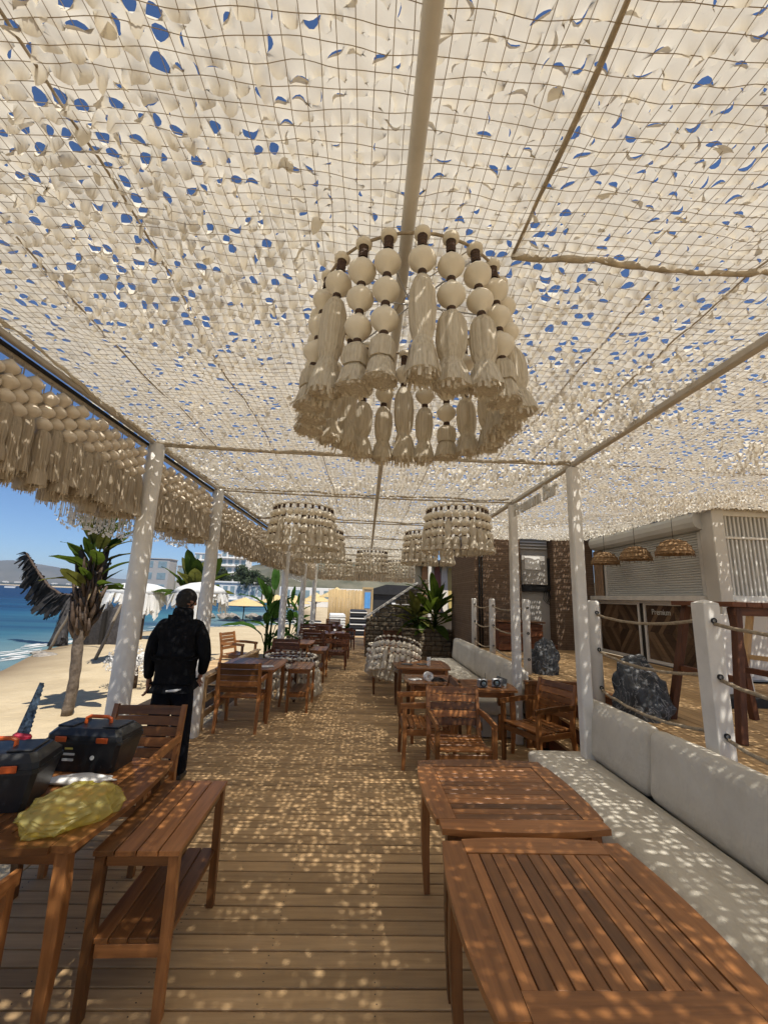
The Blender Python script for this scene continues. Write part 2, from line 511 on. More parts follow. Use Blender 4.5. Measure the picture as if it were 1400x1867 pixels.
# ------------------------------------------------------------------ mesh helpers
class MB:
    """collects polygons, then links them as ONE mesh object"""

    def __init__(s):
        s.v, s.f, s.mi, s.sm = [], [], [], []

    def add(s, verts, faces, mi=0, smooth=False):
        o = len(s.v)
        s.v.extend(verts)
        for f in faces:
            s.f.append([i + o for i in f])
            s.mi.append(mi)
            s.sm.append(smooth)
        return s

    def box(s, lo, hi, bev=0.0, mi=0):
        x0, y0, z0 = lo
        x1, y1, z1 = hi
        if bev <= 0:
            v = [(x0, y0, z0), (x1, y0, z0), (x1, y1, z0), (x0, y1, z0), (x0, y0, z1), (x1, y0, z1), (x1, y1, z1), (x0, y1, z1)]
            f = [(0, 3, 2, 1), (4, 5, 6, 7), (0, 1, 5, 4), (1, 2, 6, 5), (2, 3, 7, 6), (3, 0, 4, 7)]
            return s.add(v, f, mi)
        b = min(bev, (x1 - x0) * .45, (y1 - y0) * .45, (z1 - z0) * .45)
        c = ((x0 + x1) / 2, (y0 + y1) / 2, (z0 + z1) / 2)
        h = ((x1 - x0) / 2, (y1 - y0) / 2, (z1 - z0) / 2)
        v, idx = [], {}
        for sx in (-1, 1):
            for sy in (-1, 1):
                for sz in (-1, 1):
                    sg = (sx, sy, sz)
                    for a in range(3):
                        p = [c[k] + sg[k] * (h[k] if k == a else h[k] - b) for k in range(3)]
                        idx[(sg, a)] = len(v)
                        v.append(tuple(p))
        f = []
        for a in range(3):
            p, q = (a + 1) % 3, (a + 2) % 3
            for sa in (-1, 1):
                ring = []
                for sp, sq in ((-1, -1), (1, -1), (1, 1), (-1, 1)):
                    sg = [0, 0, 0]
                    sg[a], sg[p], sg[q] = sa, sp, sq
                    ring.append(idx[(tuple(sg), a)])
                f.append(ring if sa > 0 else ring[::-1])
        for a in range(3):
            p, q = (a + 1) % 3, (a + 2) % 3
            for sp in (-1, 1):
                for sq in (-1, 1):
                    g0, g1 = [0, 0, 0], [0, 0, 0]
                    g0[a], g0[p], g0[q] = -1, sp, sq
                    g1[a], g1[p], g1[q] = 1, sp, sq
                    r = [idx[(tuple(g0), p)], idx[(tuple(g1), p)], idx[(tuple(g1), q)], idx[(tuple(g0), q)]]
                    f.append(r if sp * sq < 0 else r[::-1])
        for sx in (-1, 1):
            for sy in (-1, 1):
                for sz in (-1, 1):
                    sg = (sx, sy, sz)
                    r = [idx[(sg, 0)], idx[(sg, 1)], idx[(sg, 2)]]
                    f.append(r if sx * sy * sz > 0 else r[::-1])
        return s.add(v, f, mi)

    def tube(s, pts, rs, n=8, mi=0, smooth=True, cap=True, flat=1.0):
        pts = [Vector(p) for p in pts]
        if not hasattr(rs, '__len__'):
            rs = [rs] * len(pts)
        v, f = [], []
        prev = None
        for i, p in enumerate(pts):
            d = (pts[min(i + 1, len(pts) - 1)] - pts[max(i - 1, 0)]).normalized()
            if prev is None:
                a = Vector((1, 0, 0)) if abs(d.x) < 0.8 else Vector((0, 1, 0))
                u = d.cross(a).normalized()
            else:
                u = (prev - d * prev.dot(d)).normalized()
            w = d.cross(u)
            prev = u
            for k in range(n):
                t = 2 * math.pi * (k + .5) / n
                v.append(tuple(p + (u * math.cos(t) + w * math.sin(t) * flat) * rs[i]))
        for i in range(len(pts) - 1):
            for k in range(n):
                f.append((i * n + k, i * n + (k + 1) % n, (i + 1) * n + (k + 1) % n, (i + 1) * n + k))
        s.add(v, f, mi, smooth)
        if cap:
            o = len(s.v) - len(v)
            s.f.append([o + k for k in range(n)][::-1]); s.mi.append(mi); s.sm.append(False)
            e = o + (len(pts) - 1) * n
            s.f.append([e + k for k in range(n)]); s.mi.append(mi); s.sm.append(False)
        return s

    def bar(s, a, b, w, h, up=(0, 0, 1), bev=0.003, mi=0):
        """square timber from a to b, w wide, h high"""
        a, b = Vector(a), Vector(b)
        d = b - a
        L = d.length
        d.normalize()
        u = Vector(up)
        x = d.cross(u)
        if x.length < 1e-4:
            x = d.cross(Vector((0, 1, 0)))
        x.normalize()
        u = x.cross(d)
        t = MB().box((-w / 2, 0, -h / 2), (w / 2, L, h / 2), bev)
        v = [tuple(a + x * p[0] + d * p[1] + u * p[2]) for p in t.v]
        return s.add(v, t.f, mi)

    def lathe(s, prof, n=16, mi=0, smooth=True, rj=None, org=(0, 0, 0)):
        v, f = [], []
        m = len(prof)
        for i, (r, z) in enumerate(prof):
            for k in range(n):
                t = 2 * math.pi * k / n
                rr = r * (rj[k] if rj else 1)
                v.append((org[0] + rr * math.cos(t), org[1] + rr * math.sin(t), org[2] + z))
        for i in range(m - 1):
            for k in range(n):
                f.append((i * n + k, (i + 1) * n + k, (i + 1) * n + (k + 1) % n, i * n + (k + 1) % n))
        return s.add(v, f, mi, smooth)

    def prism(s, poly, z0, z1, mi=0):
        n = len(poly)
        v = [(p[0], p[1], z0) for p in poly] + [(p[0], p[1], z1) for p in poly]
        f = [list(range(n))[::-1], list(range(n, 2 * n))]
        f += [(i, (i + 1) % n, n + (i + 1) % n, n + i) for i in range(n)]
        return s.add(v, f, mi)

    def xform(s, m):
        s.v = [tuple(m @ Vector(p)) for p in s.v]
        return s

    def mesh(s, name, mats):
        me = bpy.data.meshes.new(name)
        me.from_pydata([tuple(p) for p in s.v], [], s.f)
        for m in ([mats] if isinstance(mats, str) else mats):
            me.materials.append(MATS[m])
        me.polygons.foreach_set("material_index", s.mi)
        me.polygons.foreach_set("use_smooth", s.sm)
        me.update()
        return me

    def build(s, name, mats, parent=None, loc=None, rot=None):
        return link(name, s.mesh(name, mats), parent, loc, rot)


def link(name, data, parent=None, loc=None, rot=None, scale=None):
    o = bpy.data.objects.new(name, data)
    COL.objects.link(o)
    if parent is not None:
        o.parent = parent
    if loc is not None:
        o.location = loc
    if rot is not None:
        o.rotation_euler = rot
    if scale is not None:
        o.scale = scale
    return o


def tag(o, label, cat, group=None):
    o["label"] = label
    o["category"] = cat
    if group:
        o["group"] = group
    return o


def thing(name, label, cat, loc=(0, 0, 0), rz=0.0, group=None):
    return tag(link(name, None, None, loc, (0, 0, rz)), label, cat, group)


def struct(o):
    o["kind"] = "structure"
    return o


def copy_tree(o, parent=None):
    c = o.copy()
    COL.objects.link(c)
    c.parent = parent
    for ch in o.children:
        copy_tree(ch, c)
    return c


def np_mesh(name, V, F, mat, smooth=False):
    """V (n,3) float array, F (m,k) int array of equal-sided faces"""
    me = bpy.data.meshes.new(name)
    V = np.asarray(V, np.float32)
    F = np.asarray(F, np.int32)
    m, k = F.shape
    me.vertices.add(len(V))
    me.vertices.foreach_set("co", V.ravel())
    me.loops.add(m * k)
    me.loops.foreach_set("vertex_index", F.ravel())
    me.polygons.add(m)
    me.polygons.foreach_set("loop_start", np.arange(0, m * k, k, dtype=np.int32))
    me.polygons.foreach_set("loop_total", np.full(m, k, np.int32))
    me.polygons.foreach_set("use_smooth", np.full(m, smooth, bool))
    me.materials.append(MATS[mat])
    me.update(calc_edges=True)
    me.validate()
    return me


def vnoise(x, y, sc, seed):
    """smooth value noise in -1..1 for numpy arrays"""
    r = np.random.RandomState(seed)
    tab = r.uniform(-1, 1, (256, 256))
    u, v = np.asarray(x) * sc + 1000.0, np.asarray(y) * sc + 1000.0
    i, j = np.floor(u).astype(int), np.floor(v).astype(int)
    a, b = u - i, v - j
    a, b = a * a * (3 - 2 * a), b * b * (3 - 2 * b)
    g = lambda p, q: tab[p % 256, q % 256]
    return (g(i, j) * (1 - a) + g(i + 1, j) * a) * (1 - b) + (g(i, j + 1) * (1 - a) + g(i + 1, j + 1) * a) * b
# ================================================================== SETTING
random.seed(5)
SHORE_Y = [-400, -40, 5, 13, 17, 24, 29, 32.5, 36, 60, 100, 136, 180, 277, 420, 900, 2500]
SHORE_X = [-8, -8, -9.0, -10.4, -12.3, -13.4, -11.8, -8.5, -5.5, -9, -21, -40, -70, -135, -260, -900, -3000]


def shore(y):
    return np.interp(y, SHORE_Y, SHORE_X)


def ground_z(x, y):
    d = np.asarray(x) - shore(y)                       # metres inland
    z = np.where(d > 0, -0.62 + 0.17 * (1 - np.exp(-np.clip(d, 0, 99) / 2.0)), -0.62 + np.clip(d, -30, 0) * 0.12)
    z = z + np.where(d > 0.4, 0.025 * vnoise(x, y, 1.4, 3) + 0.014 * vnoise(x, y, 4.1, 4), 0) * np.clip(d / 3.0, 0, 1)
    under = (np.abs(np.asarray(x)) < 2.2) | (np.asarray(x) > 0)
    return np.where(under & (np.asarray(y) < 26), np.minimum(z, -0.47), z)


def gz(x, y):
    return float(ground_z(np.array([x]), np.array([y]))[0])


gx = np.concatenate([np.linspace(-3000, -200, 18), np.linspace(-170, -30, 15), np.linspace(-28, -15, 14), np.linspace(-14.6, -2, 84), np.linspace(-1, 10, 10), np.linspace(14, 80, 8), np.linspace(120, 2500, 10)])
gy = np.concatenate([np.linspace(-400, -10, 8), np.linspace(-6, 1, 6), np.linspace(1.3, 24, 150), np.linspace(24.4, 60, 50), np.linspace(64, 300, 40), np.linspace(330, 2500, 14)])
X, Y = np.meshgrid(gx, gy)
Z = ground_z(X, Y)
V = np.stack([X.ravel(), Y.ravel(), Z.ravel()], 1)
nx, ny = len(gx), len(gy)
I = (np.arange(ny - 1)[:, None] * nx + np.arange(nx - 1)[None]).ravel()
F = np.stack([I, I + 1, I + nx + 1, I + nx], 1)
struct(link("beach_ground", np_mesh("beach_ground", V, F, "sand", True)))
sea = MB().add([(-9500, -2900, -0.6), (300, -2900, -0.6), (300, 9500, -0.6), (-9500, 9500, -0.6)], [(0, 1, 2, 3)]).build("sea", "sea_water")
struct(sea)


def ridge(name, p0, p1, n, hf, depth, mat, base=-2.0, seed=1):
    """a long hill: crest heights hf(t) along p0-p1, sloping down on both sides"""
    rr = random.Random(seed)
    rows = [(-1.0, 0.0), (-0.75, 0.28), (-0.5, 0.55), (-0.25, 0.82), (0.0, 1.0), (0.3, 0.7), (1.0, 0.0)]
    d = Vector((p1[0] - p0[0], p1[1] - p0[1], 0))
    nrm = Vector((-d.y, d.x, 0)).normalized()
    v, f = [], []
    for a, (off, hh) in enumerate(rows):
        for i in range(n):
            t = i / (n - 1)
            p = Vector((p0[0], p0[1], 0)) + d * t + nrm * off * depth
            z = base + (hf(t) - base) * hh * (1 + rr.uniform(-.05, .05) * (1 if 0 < hh < 1 else 0))
            v.append((p.x + rr.uniform(-.2, .2) * depth * .2, p.y, z))
    for a in range(len(rows) - 1):
        for i in range(n - 1):
            f.append((a * n + i, a * n + i + 1, (a + 1) * n + i + 1, (a + 1) * n + i))
    return MB().add(v, f, 0, True).build(name, mat)


def hill_h(t):
    return 40 + 150 * math.exp(-((t - 0.52) / 0.13) ** 2) + 95 * math.exp(-((t - 0.30) / 0.16) ** 2) + 50 * math.exp(-((t - 0.8) / 0.1) ** 2) + 6 * math.sin(t * 40) + 4 * math.sin(t * 91)


struct(ridge("far_hill", (-5600, 3300), (-900, 4700), 90, hill_h, 700, "hill_scrub", -4, 2))
struct(ridge("near_hill", (-150, 420), (260, 330), 60, lambda t: 16 + 26 * math.exp(-((t - .33) / .25) ** 2) + 2 * math.sin(t * 33) + 1.3 * math.sin(t * 71), 90, "hill_near", -2, 3))
# the far shore with its low white town, across the bay
struct(MB().box((-4600, 2850, -3), (-600, 3300, 1.4), 1.0).xform(Matrix.Translation((0, 0, 0))).build("far_shore", "sand"))

# ---- main deck: boards laid across, one object each
deck = struct(link("deck", None))
PITCH = 0.1065
bm_ = MB().box((-2.12, 0.0, -0.028), (2.28, PITCH - 0.0105, 0.0), 0.003)
me_board = bm_.mesh("deck_board", "deck_wood_x")
y = -0.6
k = 0
rb = random.Random(11)
while y < 20.2:
    o = link("board", me_board, deck, (rb.uniform(-.006, .006), y, rb.uniform(-.0015, .0015)), (rb.uniform(-.0012, .0012), 0, rb.uniform(-.0006, .0006)))
    y += PITCH
    k += 1
sm_ = MB()
for yy in np.arange(-0.6, 8.0, PITCH):
    for jx in np.arange(-2.0, 2.3, 0.53):
        for q in (.024, .072):
            cx_, cy_ = jx + rb.uniform(-.006, .006), yy + q + rb.uniform(-.004, .004)
            sm_.add([(cx_ + .0036 * math.cos(a), cy_ + .0036 * math.sin(a), .0024) for a in np.arange(0, 6.28, 1.0472)] + [(cx_, cy_, -.003)], [(0, 1, 2, 3, 4, 5), (0, 5, 6), (2, 1, 6), (4, 3, 6)])
sm_.build("screw_heads", "black_paint", deck)["kind"] = "stuff"
jm = MB()
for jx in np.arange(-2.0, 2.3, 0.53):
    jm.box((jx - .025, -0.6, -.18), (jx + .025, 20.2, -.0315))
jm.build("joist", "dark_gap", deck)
MB().box((-2.30, -0.6, -.45), (2.40, 20.2, -.40)).build("under_deck_shade", "soil", deck)["label"] = "dark sheet standing in for the shade under the deck"  # shade below the boards put into the dark colour of this sheet
MB().box((-2.165, -0.6, -.40), (-2.13, 20.2, -.004), 0.003).build("fascia_board", "deck_wood_y", deck)
MB().box((-2.2, 20.215, -.40), (2.3, 20.25, -.004), 0.003).build("fascia_board", "deck_wood_x", deck)

# ---- raised deck on the right, boards laid lengthwise, with a stair notch
RZ = 0.80
rdeck = struct(link("raised_deck", None))
RX0, NY0, NY1, NX1 = 2.28, 4.50, 5.72, 2.86
x = RX0
while x < 9.2:
    y1 = 9.45 if x < 5.15 else 6.0
    if x < NX1 - 0.05:
        spans = [(-0.8, NY0), (NY1 + .03, y1)]
    else:
        c = rb.uniform(2.4, 5.2)
        spans = [(-0.8, c), (c + .005, y1)]
    for a, b in spans:
        MB().box((0, 0, -.028), (0.104, b - a, 0), 0.003).build("board", "deck_wood_y", rdeck, (x, a, RZ + rb.uniform(-.0015, .0015)))
    x += 0.111
for (p, q) in (((RX0 + .02, -0.8, .0), (RX0 + .05, NY0, RZ - .03)), ((RX0 + .02, NY1 + .03, 0), (RX0 + .05, 9.45, RZ - .03))):
    MB().box(p, q, .003).build("riser_board", "dark_wood_y", rdeck)
MB().box((RX0 + .06, -0.8, -.45), (9.2, NY0 - .05, RZ - .16)).build("base_block", "soil", rdeck)
MB().box((NX1 + .06, NY0 - .04, -.45), (9.2, NY1 + .04, RZ - .16)).build("base_block", "soil", rdeck)
MB().box((RX0 + .06, NY1 + .06, -.45), (9.2, 9.45, RZ - .16)).build("base_block", "soil", rdeck)
# upright boards facing the stair notch
xx = 2.10
while xx < NX1:
    w = rb.uniform(.075, .105)
    MB().box((xx, NY1 - .012 + rb.uniform(-.008, .008), 0.0), (min(xx + w - .007, NX1), NY1 + .02, RZ - .045), .003).build("riser_board", "teak_z", rdeck)
    xx += w
MB().box((2.09, NY1 - .04, RZ - .044), (NX1 + .02, NY1 + .03, RZ + .004), .004).build("edge_trim", "teak_x", rdeck)
MB().box((NX1 - .03, NY0 - .03, RZ - .05), (NX1 + .02, NY1 - .045, RZ + .003), .004).build("edge_trim", "teak_y", rdeck)
for i in range(3):
    sx, sz = 2.34 + i * .17, .2 * (i + 1)
    MB().box((sx, NY0 + .01, sz - .035), (sx + .20, NY1 - .05, sz), .004).build("stair_tread", "deck_wood_y", rdeck)
    MB().box((sx + .022, NY0 + .02, 0.002), (sx + .042, NY1 - .055, sz - .037), .002).build("stair_riser", "dark_wood_y", rdeck)
MB().box((NX1 - .01, NY0 + .02, 0.002), (NX1 + .02, NY1 - .055, RZ - .052), .002).build("stair_riser", "dark_wood_y", rdeck)
MB().box((RX0 - .0, NY0 - .03, 0.0), (NX1 + .05, NY0 - .005, RZ - .03), .002).build("riser_board", "dark_wood_x", rdeck)
# ================================================================== PERGOLA
LX, RX = -2.13, 2.05
perg = thing("pergola", "white post pergola with painted beams carrying the cream shade net", "pergola")


def pole(x, y, r0, r1, z0=0.0, z1=3.2, lean=0.0, n=20):
    rr = random.Random(int(x * 100 + y * 10))
    pts, rs = [], []
    for i in range(13):
        t = i / 12
        pts.append((x + lean * t + rr.uniform(-.003, .003), y + rr.uniform(-.003, .003), z0 + (z1 - z0) * t))
        rs.append((r0 + (r1 - r0) * t) * (1 + rr.uniform(-.012, .012)))
    return MB().tube(pts, rs, n)


for yy in (4.06, 5.86, 11.3, 14.6, 17.7):
    pole(LX, yy, 0.098, 0.078, z0=-0.45 if yy > 5 else 0.0).build("post", "white_paint", perg)
for yy in (4.06, 5.86):
    MB().box((RX - .052, yy - .052, 0.0), (RX + .052, yy + .052, 3.16), 0.012).build("post", "white_paint", perg)
for yy in (13.9, 17.7):
    MB().box((RX - .052, yy - .052, 0.0), (RX + .052, yy + .052, 3.16), 0.012).build("post", "white_paint", perg)
MB().box((RX - .02, -3.9, 3.175), (RX + .035, 18.0, 3.222), 0.006).build("beam", "beam_paint", perg)
MB().box((LX - .030, -3.9, 3.19), (LX + .012, 18.0, 3.225), 0.006).build("beam", "beam_paint", perg)
MB().box((LX - .056, -3.9, 3.165), (LX - .036, 18.0, 3.19), 0.004).build("curtain_rail", "black_paint", perg)
MB().tube([(0.10, yy, 3.165 + 0.01 * math.sin(yy)) for yy in np.linspace(-3.9, 18, 45)], 0.026, 14).build("ridge_pipe", "pipe_paint", perg)
for yy in (-2.4, 4.06, 5.86, 8.0, 10.2, 12.4, 14.6, 17.9):
    MB().tube([(xx, yy, 3.195 - 0.018 * math.sin((xx - LX) / (RX - LX) * math.pi)) for xx in np.linspace(LX, RX, 12)], 0.011, 8).build("cross_cable", "cable_brown", perg)

# ------------------------------------------------------------------ shade net
CS = 0.0555


def net_z(x, y):
    x, y = np.asarray(x, float), np.asarray(y, float)
    t = np.clip((x - RX) / 3.15, 0, 1.3)
    z = 3.245 + 0.03 * t - 0.05 * np.sin(np.clip(t, 0, 1) * np.pi)
    sag = 0.045 * np.abs(np.sin((y - 1.53) * np.pi / 2.1)) * np.clip((2.2 - np.abs(x)) / .6, 0, 1)
    return z - sag + 0.010 * vnoise(x, y, 9.0, 21) + 0.012 * vnoise(x, y, 4.0, 22) + 0.020 * vnoise(x, y, 1.3, 23)


def make_net(x0, x1, y0, y1, seed, keep=None):
    r = np.random.RandomState(seed)
    ncx, ncy = int(round((x1 - x0) / CS)), int(round((y1 - y0) / CS))
    fx, fy = 3 * ncx + 1, 3 * ncy + 1
    A, B = np.meshgrid(np.arange(fx), np.arange(fy), indexing='ij')

    def world(u, v, dz=0):
        x = x0 + u * CS
        y = y0 + v * CS
        xx = x + 0.012 * vnoise(x, y, 13.0, seed + 1)
        yy = y + 0.012 * vnoise(x, y, 13.0, seed + 2)
        return xx, yy, net_z(xx, yy) + dz

    gxw, gyw, gzw = world(A / 3.0, B / 3.0)
    GV = np.stack([gxw.ravel(), gyw.ravel(), gzw.ravel()], 1)
    ci, cj = np.meshgrid(np.arange(ncx), np.arange(ncy), indexing='ij')
    ci, cj = ci.ravel(), cj.ravel()
    cxw, cyw = x0 + (ci + .5) * CS, y0 + (cj + .5) * CS
    if keep is not None:
        m = keep(cxw, cyw)
        ci, cj, cxw, cyw = ci[m], cj[m], cxw[m], cyw[m]
    n = len(ci)
    ring = [(0, 0), (1, 0), (2, 0), (3, 0), (3, 1), (3, 2), (3, 3), (2, 3), (1, 3), (0, 3), (0, 2), (0, 1)]
    bidx = np.stack([(3 * ci + a) * fy + (3 * cj + b) for a, b in ring], 1)
    th = np.radians(-135 + 30 * np.arange(12))[None]
    fld = 0.56 + 0.85 * vnoise(cxw, cyw, 1.1, seed + 5) + 0.35 * vnoise(cxw, cyw, 3.7, seed + 6)
    fld = np.clip(fld, 0.0, 1.25)
    phi = r.normal(0, 0.55, n)
    phi = np.where(r.rand(n) < 0.18, phi + np.pi / 2, phi)
    a = r.uniform(0.31, 0.46, n)
    b = 0.018 + 0.175 * r.beta(1.2, 2.5, n) * (0.30 + 1.2 * fld)
    b = np.where(r.rand(n) < 0.58 - 0.28 * fld, -r.uniform(.02, .13, n), b)
    big = r.rand(n) < 0.018
    b = np.where(big, r.uniform(.17, .30, n), b)
    none = r.rand(n) < (0.05 + 0.30 * (fld < 0.2))
    b = np.where(none & ~big, -0.03, b)
    bend = r.uniform(0.12, 0.40, n) * np.where(r.rand(n) < .88, 1, -1)
    sh = r.normal(0, 0.10, n)
    t = th - phi[:, None]
    c, s = np.cos(t), np.sin(t)
    px = a[:, None] * c
    py = b[:, None] * s * np.abs(s) ** 0.5 + bend[:, None] * (c * c - 0.45) * np.clip(1.15 - np.abs(b) * 2.6, .35, 1)[:, None] + (sh[:, None] * c ** 3) * 0.7
    wx = px * np.cos(phi)[:, None] - py * np.sin(phi)[:, None]
    wy = px * np.sin(phi)[:, None] + py * np.cos(phi)[:, None]
    ox = np.clip(0.5 + 0.10 * np.where(cj % 2 == 0, 1, -1) + r.uniform(-.07, .07, n), .4, .6)
    oy = 0.5 + r.uniform(-.09, .09, n)
    hu = np.clip(ox[:, None] + wx, 0.035, 0.965)
    hv = np.clip(oy[:, None] + wy, 0.035, 0.965)
    drop = r.uniform(.013, .040, n) * (0.45 + 0.75 * fld) * np.where(r.rand(n) < 0.22, 1, -1)
    dz = -np.clip(s * np.sign(drop)[:, None], 0, 1) * np.abs(drop)[:, None] + np.clip(-s * np.sign(drop)[:, None], 0, 1) * 0.004
    hx, hy, hz = world(ci[:, None] + hu, cj[:, None] + hv, dz)
    HV = np.stack([hx.ravel(), hy.ravel(), hz.ravel()], 1)
    base = len(GV)
    hidx = base + np.arange(n * 12).reshape(n, 12)
    # close cells that carry no cut with a centre point
    k2 = np.roll(np.arange(12), -1)
    Q = np.stack([bidx, bidx[:, k2], hidx[:, k2], hidx], 2).reshape(-1, 4)
    T = np.concatenate([Q[:, [0, 1, 2]], Q[:, [0, 2, 3]]])
    Vall = np.concatenate([GV, HV])
    used = np.zeros(len(Vall), bool)
    used[T.ravel()] = True
    remap = np.cumsum(used) - 1
    return Vall[used], remap[T], (cxw, cyw)


def keep_main(x, y):
    return (x < 2.13) | ((y < 9.47) & (x < 5.24)) | (y < 6.02)


net = thing("shade_net", "cream camouflage net canopy full of curved cuts with blue sky through", "shade net")
Vn, Fn, (ncx_, ncy_) = make_net(-2.22, 7.2, -4.0, 18.05, 77, keep_main)
fab = link("cut_fabric", np_mesh("cut_fabric", Vn, Fn, "net_fabric", True), net)
fab["kind"] = "stuff"

# the square mesh of cord that holds the fabric
rc = np.random.RandomState(8)


def cord_lines(lines, r):
    VV, FF = [], []
    o = 0
    for P in lines:
        n = len(P)
        D = np.gradient(P, axis=0)
        D /= np.linalg.norm(D, axis=1)[:, None]
        up = np.array([0, 0, 1.0])
        S = np.cross(D, up)
        S /= np.linalg.norm(S, axis=1)[:, None]
        N = np.cross(S, D)
        R_ = [P + (S * math.cos(a) + N * math.sin(a)) * r for a in (math.pi / 2, math.pi / 2 + 2.094, math.pi / 2 + 4.189)]
        VV.append(np.stack(R_, 1).reshape(-1, 3))
        i = np.arange(n - 1)[:, None] * 3
        for k in range(3):
            FF.append(o + np.concatenate([i + k, i + 3 + k, i + 3 + (k + 1) % 3, i + (k + 1) % 3], 1))
        o += n * 3
    return np.concatenate(VV), np.concatenate(FF)


lines = []
xs_ = np.arange(-2.18, 6.2, 0.0475)
for x in xs_:
    yy = np.arange(0.2, 7.4, 0.05)
    xx = x + 0.004 * vnoise(yy, yy * 0 + x * 7, 6, 31) + 0.010 * vnoise(yy, yy * 0 + x * .9, 1.2, 32)
    lines.append(np.stack([xx, yy, net_z(xx, yy) - 0.012 + 0.006 * vnoise(xx, yy, 12, 33)], 1))
for y in np.arange(0.2, 7.4, 0.0495):
    xx = np.arange(-2.18, 6.2, 0.032)
    ph = (xx - xs_[0]) / 0.0475
    yy = y + 0.009 * vnoise(xx, xx * 0 + y * 5, 8, 34) + 0.014 * vnoise(xx, xx * 0 + y * .8, 1.5, 35)
    lines.append(np.stack([xx, yy, net_z(xx, yy) - 0.014 + 0.006 * vnoise(xx, yy, 12, 36)], 1))
CV, CF = cord_lines(lines, 0.0013)
cm = link("cord_mesh", np_mesh("cord_mesh", CV, CF, "net_cord"), net)
cm["kind"] = "stuff"


# rolled seams and tension cords
def seam(pts, r, name="seam_cord", mat="hem_roll", lump=0.35, n=7):
    rr = random.Random(len(pts) * 7 + int(pts[0][1] * 100))
    P, R_ = [], []
    for (x, y) in pts:
        P.append((x + rr.uniform(-.4, .4) * r, y + rr.uniform(-.6, .6) * r, float(net_z(x, y)) - r * 0.9 + rr.uniform(-.5, .3) * r))
        R_.append(r * rr.uniform(1 - lump, 1 + lump))
    return MB().tube(P, R_, n).build(name, mat, net)


for yy in (4.06, 5.86, 8.0, 10.2, 12.4, 14.6):
    seam([(x, yy) for x in np.linspace(-2.15, 2.1, 70)], 0.014)
seam([(x, 1.53) for x in np.linspace(0.56, 6.3, 110)], 0.013)
for yy in (4.1, 7.6):
    seam([(x, yy) for x in np.linspace(2.1, 6.2, 60)], 0.006)
seam([(-0.975, y) for y in np.linspace(-3.9, 4.06, 60)], 0.0050, "tension_cord", "cable_brown", .1)
seam([(0.56, y) for y in np.linspace(-3.9, 1.53, 40)], 0.0080, "tension_cord", "cable_brown", .2)
for xx, a, b in ((-1.55, 1.6, 12), (-0.5, 4.1, 16), (1.25, 1.6, 12), (0.62, 4.1, 16), (-0.98, 4.1, 16), (1.62, -2, 4)):
    seam([(xx, y) for y in np.linspace(a, b, 40)], 0.0045, "tension_cord", "cable_brown", .1)
seam([(LX + .03, y) for y in np.linspace(-3.9, 18, 330)], 0.011, "net_hem", "net_fabric", .7)
seam([(RX + .03, y) for y in np.linspace(-3.9, 18, 330)], 0.011, "net_hem", "net_fabric", .7)

# loose tongues of fabric hanging out of the cuts
rf = random.Random(3)
flaps = []
for v in range(5):
    W, L = 0.036 + .006 * v, 0.045 + 0.006 * (v % 3)
    rows = 5
    vv, ff = [], []
    for i in range(rows + 1):
        t = i / rows
        w = W * .5 * math.sqrt(max(0.0, 1 - (t * 0.98) ** 2.6))
        cz = -0.030 * t * t - .004 * t
        for kx, s in enumerate((-1, -.4, .4, 1)):
            vv.append((s * w, t * L, cz - 0.010 * (1 - s * s) * t))
    for i in range(rows):
        for q in range(3):
            ff.append((i * 4 + q, i * 4 + q + 1, i * 4 + 5 + q, i * 4 + 4 + q))
    flaps.append(MB().add(vv, ff, 0, True).mesh("flap", "net_fabric"))
placed = 0
while placed < 70:
    x, y = rf.uniform(-2.0, 3.2), 0.45 + abs(rf.gauss(0, 1.3))
    if y > 4:
        continue
    link("flap", flaps[rf.randrange(5)], net, (x, y, float(net_z(x, y)) - .006), (rf.uniform(-.3, .2), rf.uniform(-.5, .5), rf.gauss(3.14, 0.9)), (rf.uniform(.6, 1.1),) * 3)
    placed += 1


# ------------------------------------------------------------------ bead strings and tassels
def bead_prof(r, h, n=9):
    return [(max(0.002, r * math.sin(math.pi * (i + .25) / (n - .5))) if 0 < i < n - 1 else 0.012, -h * i / (n - 1)) for i in range(n)]


def ridged(n, rr, a=.10):
    return [1 + rr.uniform(-a, a) for _ in range(n)]


def add_bead(m, z, r, h, mi=0, n=14):
    m.lathe(bead_prof(r, h), n, mi, True, None, (0, 0, z))


def add_tassel(m, z, L, r, seed, mi=0, n=18, wisps=26, waist=0.62, flare=1.3):
    rr = random.Random(seed)
    rj = ridged(n, rr, .09)
    p = [(0.010, 0), (r * .62, -.05 * L), (r * .92, -.16 * L), (r, -.34 * L), (r * .9, -.52 * L), (r * .66, -waist * L), (r * .92, -(waist + .10) * L), (r * 1.12, -.86 * L), (r * flare * .95, -.955 * L), (r * flare * .6, -.975 * L), (.002, -.96 * L)]
    m.lathe(p, n, mi, False, rj, (0, 0, z))
    for i in range(wisps):
        a = rr.uniform(0, 6.283)
        r0 = r * rr.uniform(.75, 1.0)
        r1 = r * flare * rr.uniform(.5, 1.12)
        z0, z1 = z - L * rr.uniform(.68, .86), z - L * rr.uniform(.93, 1.04)
        w = rr.uniform(.003, .006)
        ca, sa = math.cos(a), math.sin(a)
        m.add([(r0 * ca - w * sa, r0 * sa + w * ca, z0), (r0 * ca + w * sa, r0 * sa - w * ca, z0), (r1 * ca + w * sa, r1 * sa - w * ca, z1), (r1 * ca - w * sa, r1 * sa + w * ca, z1)], [(0, 1, 2, 3)], mi)


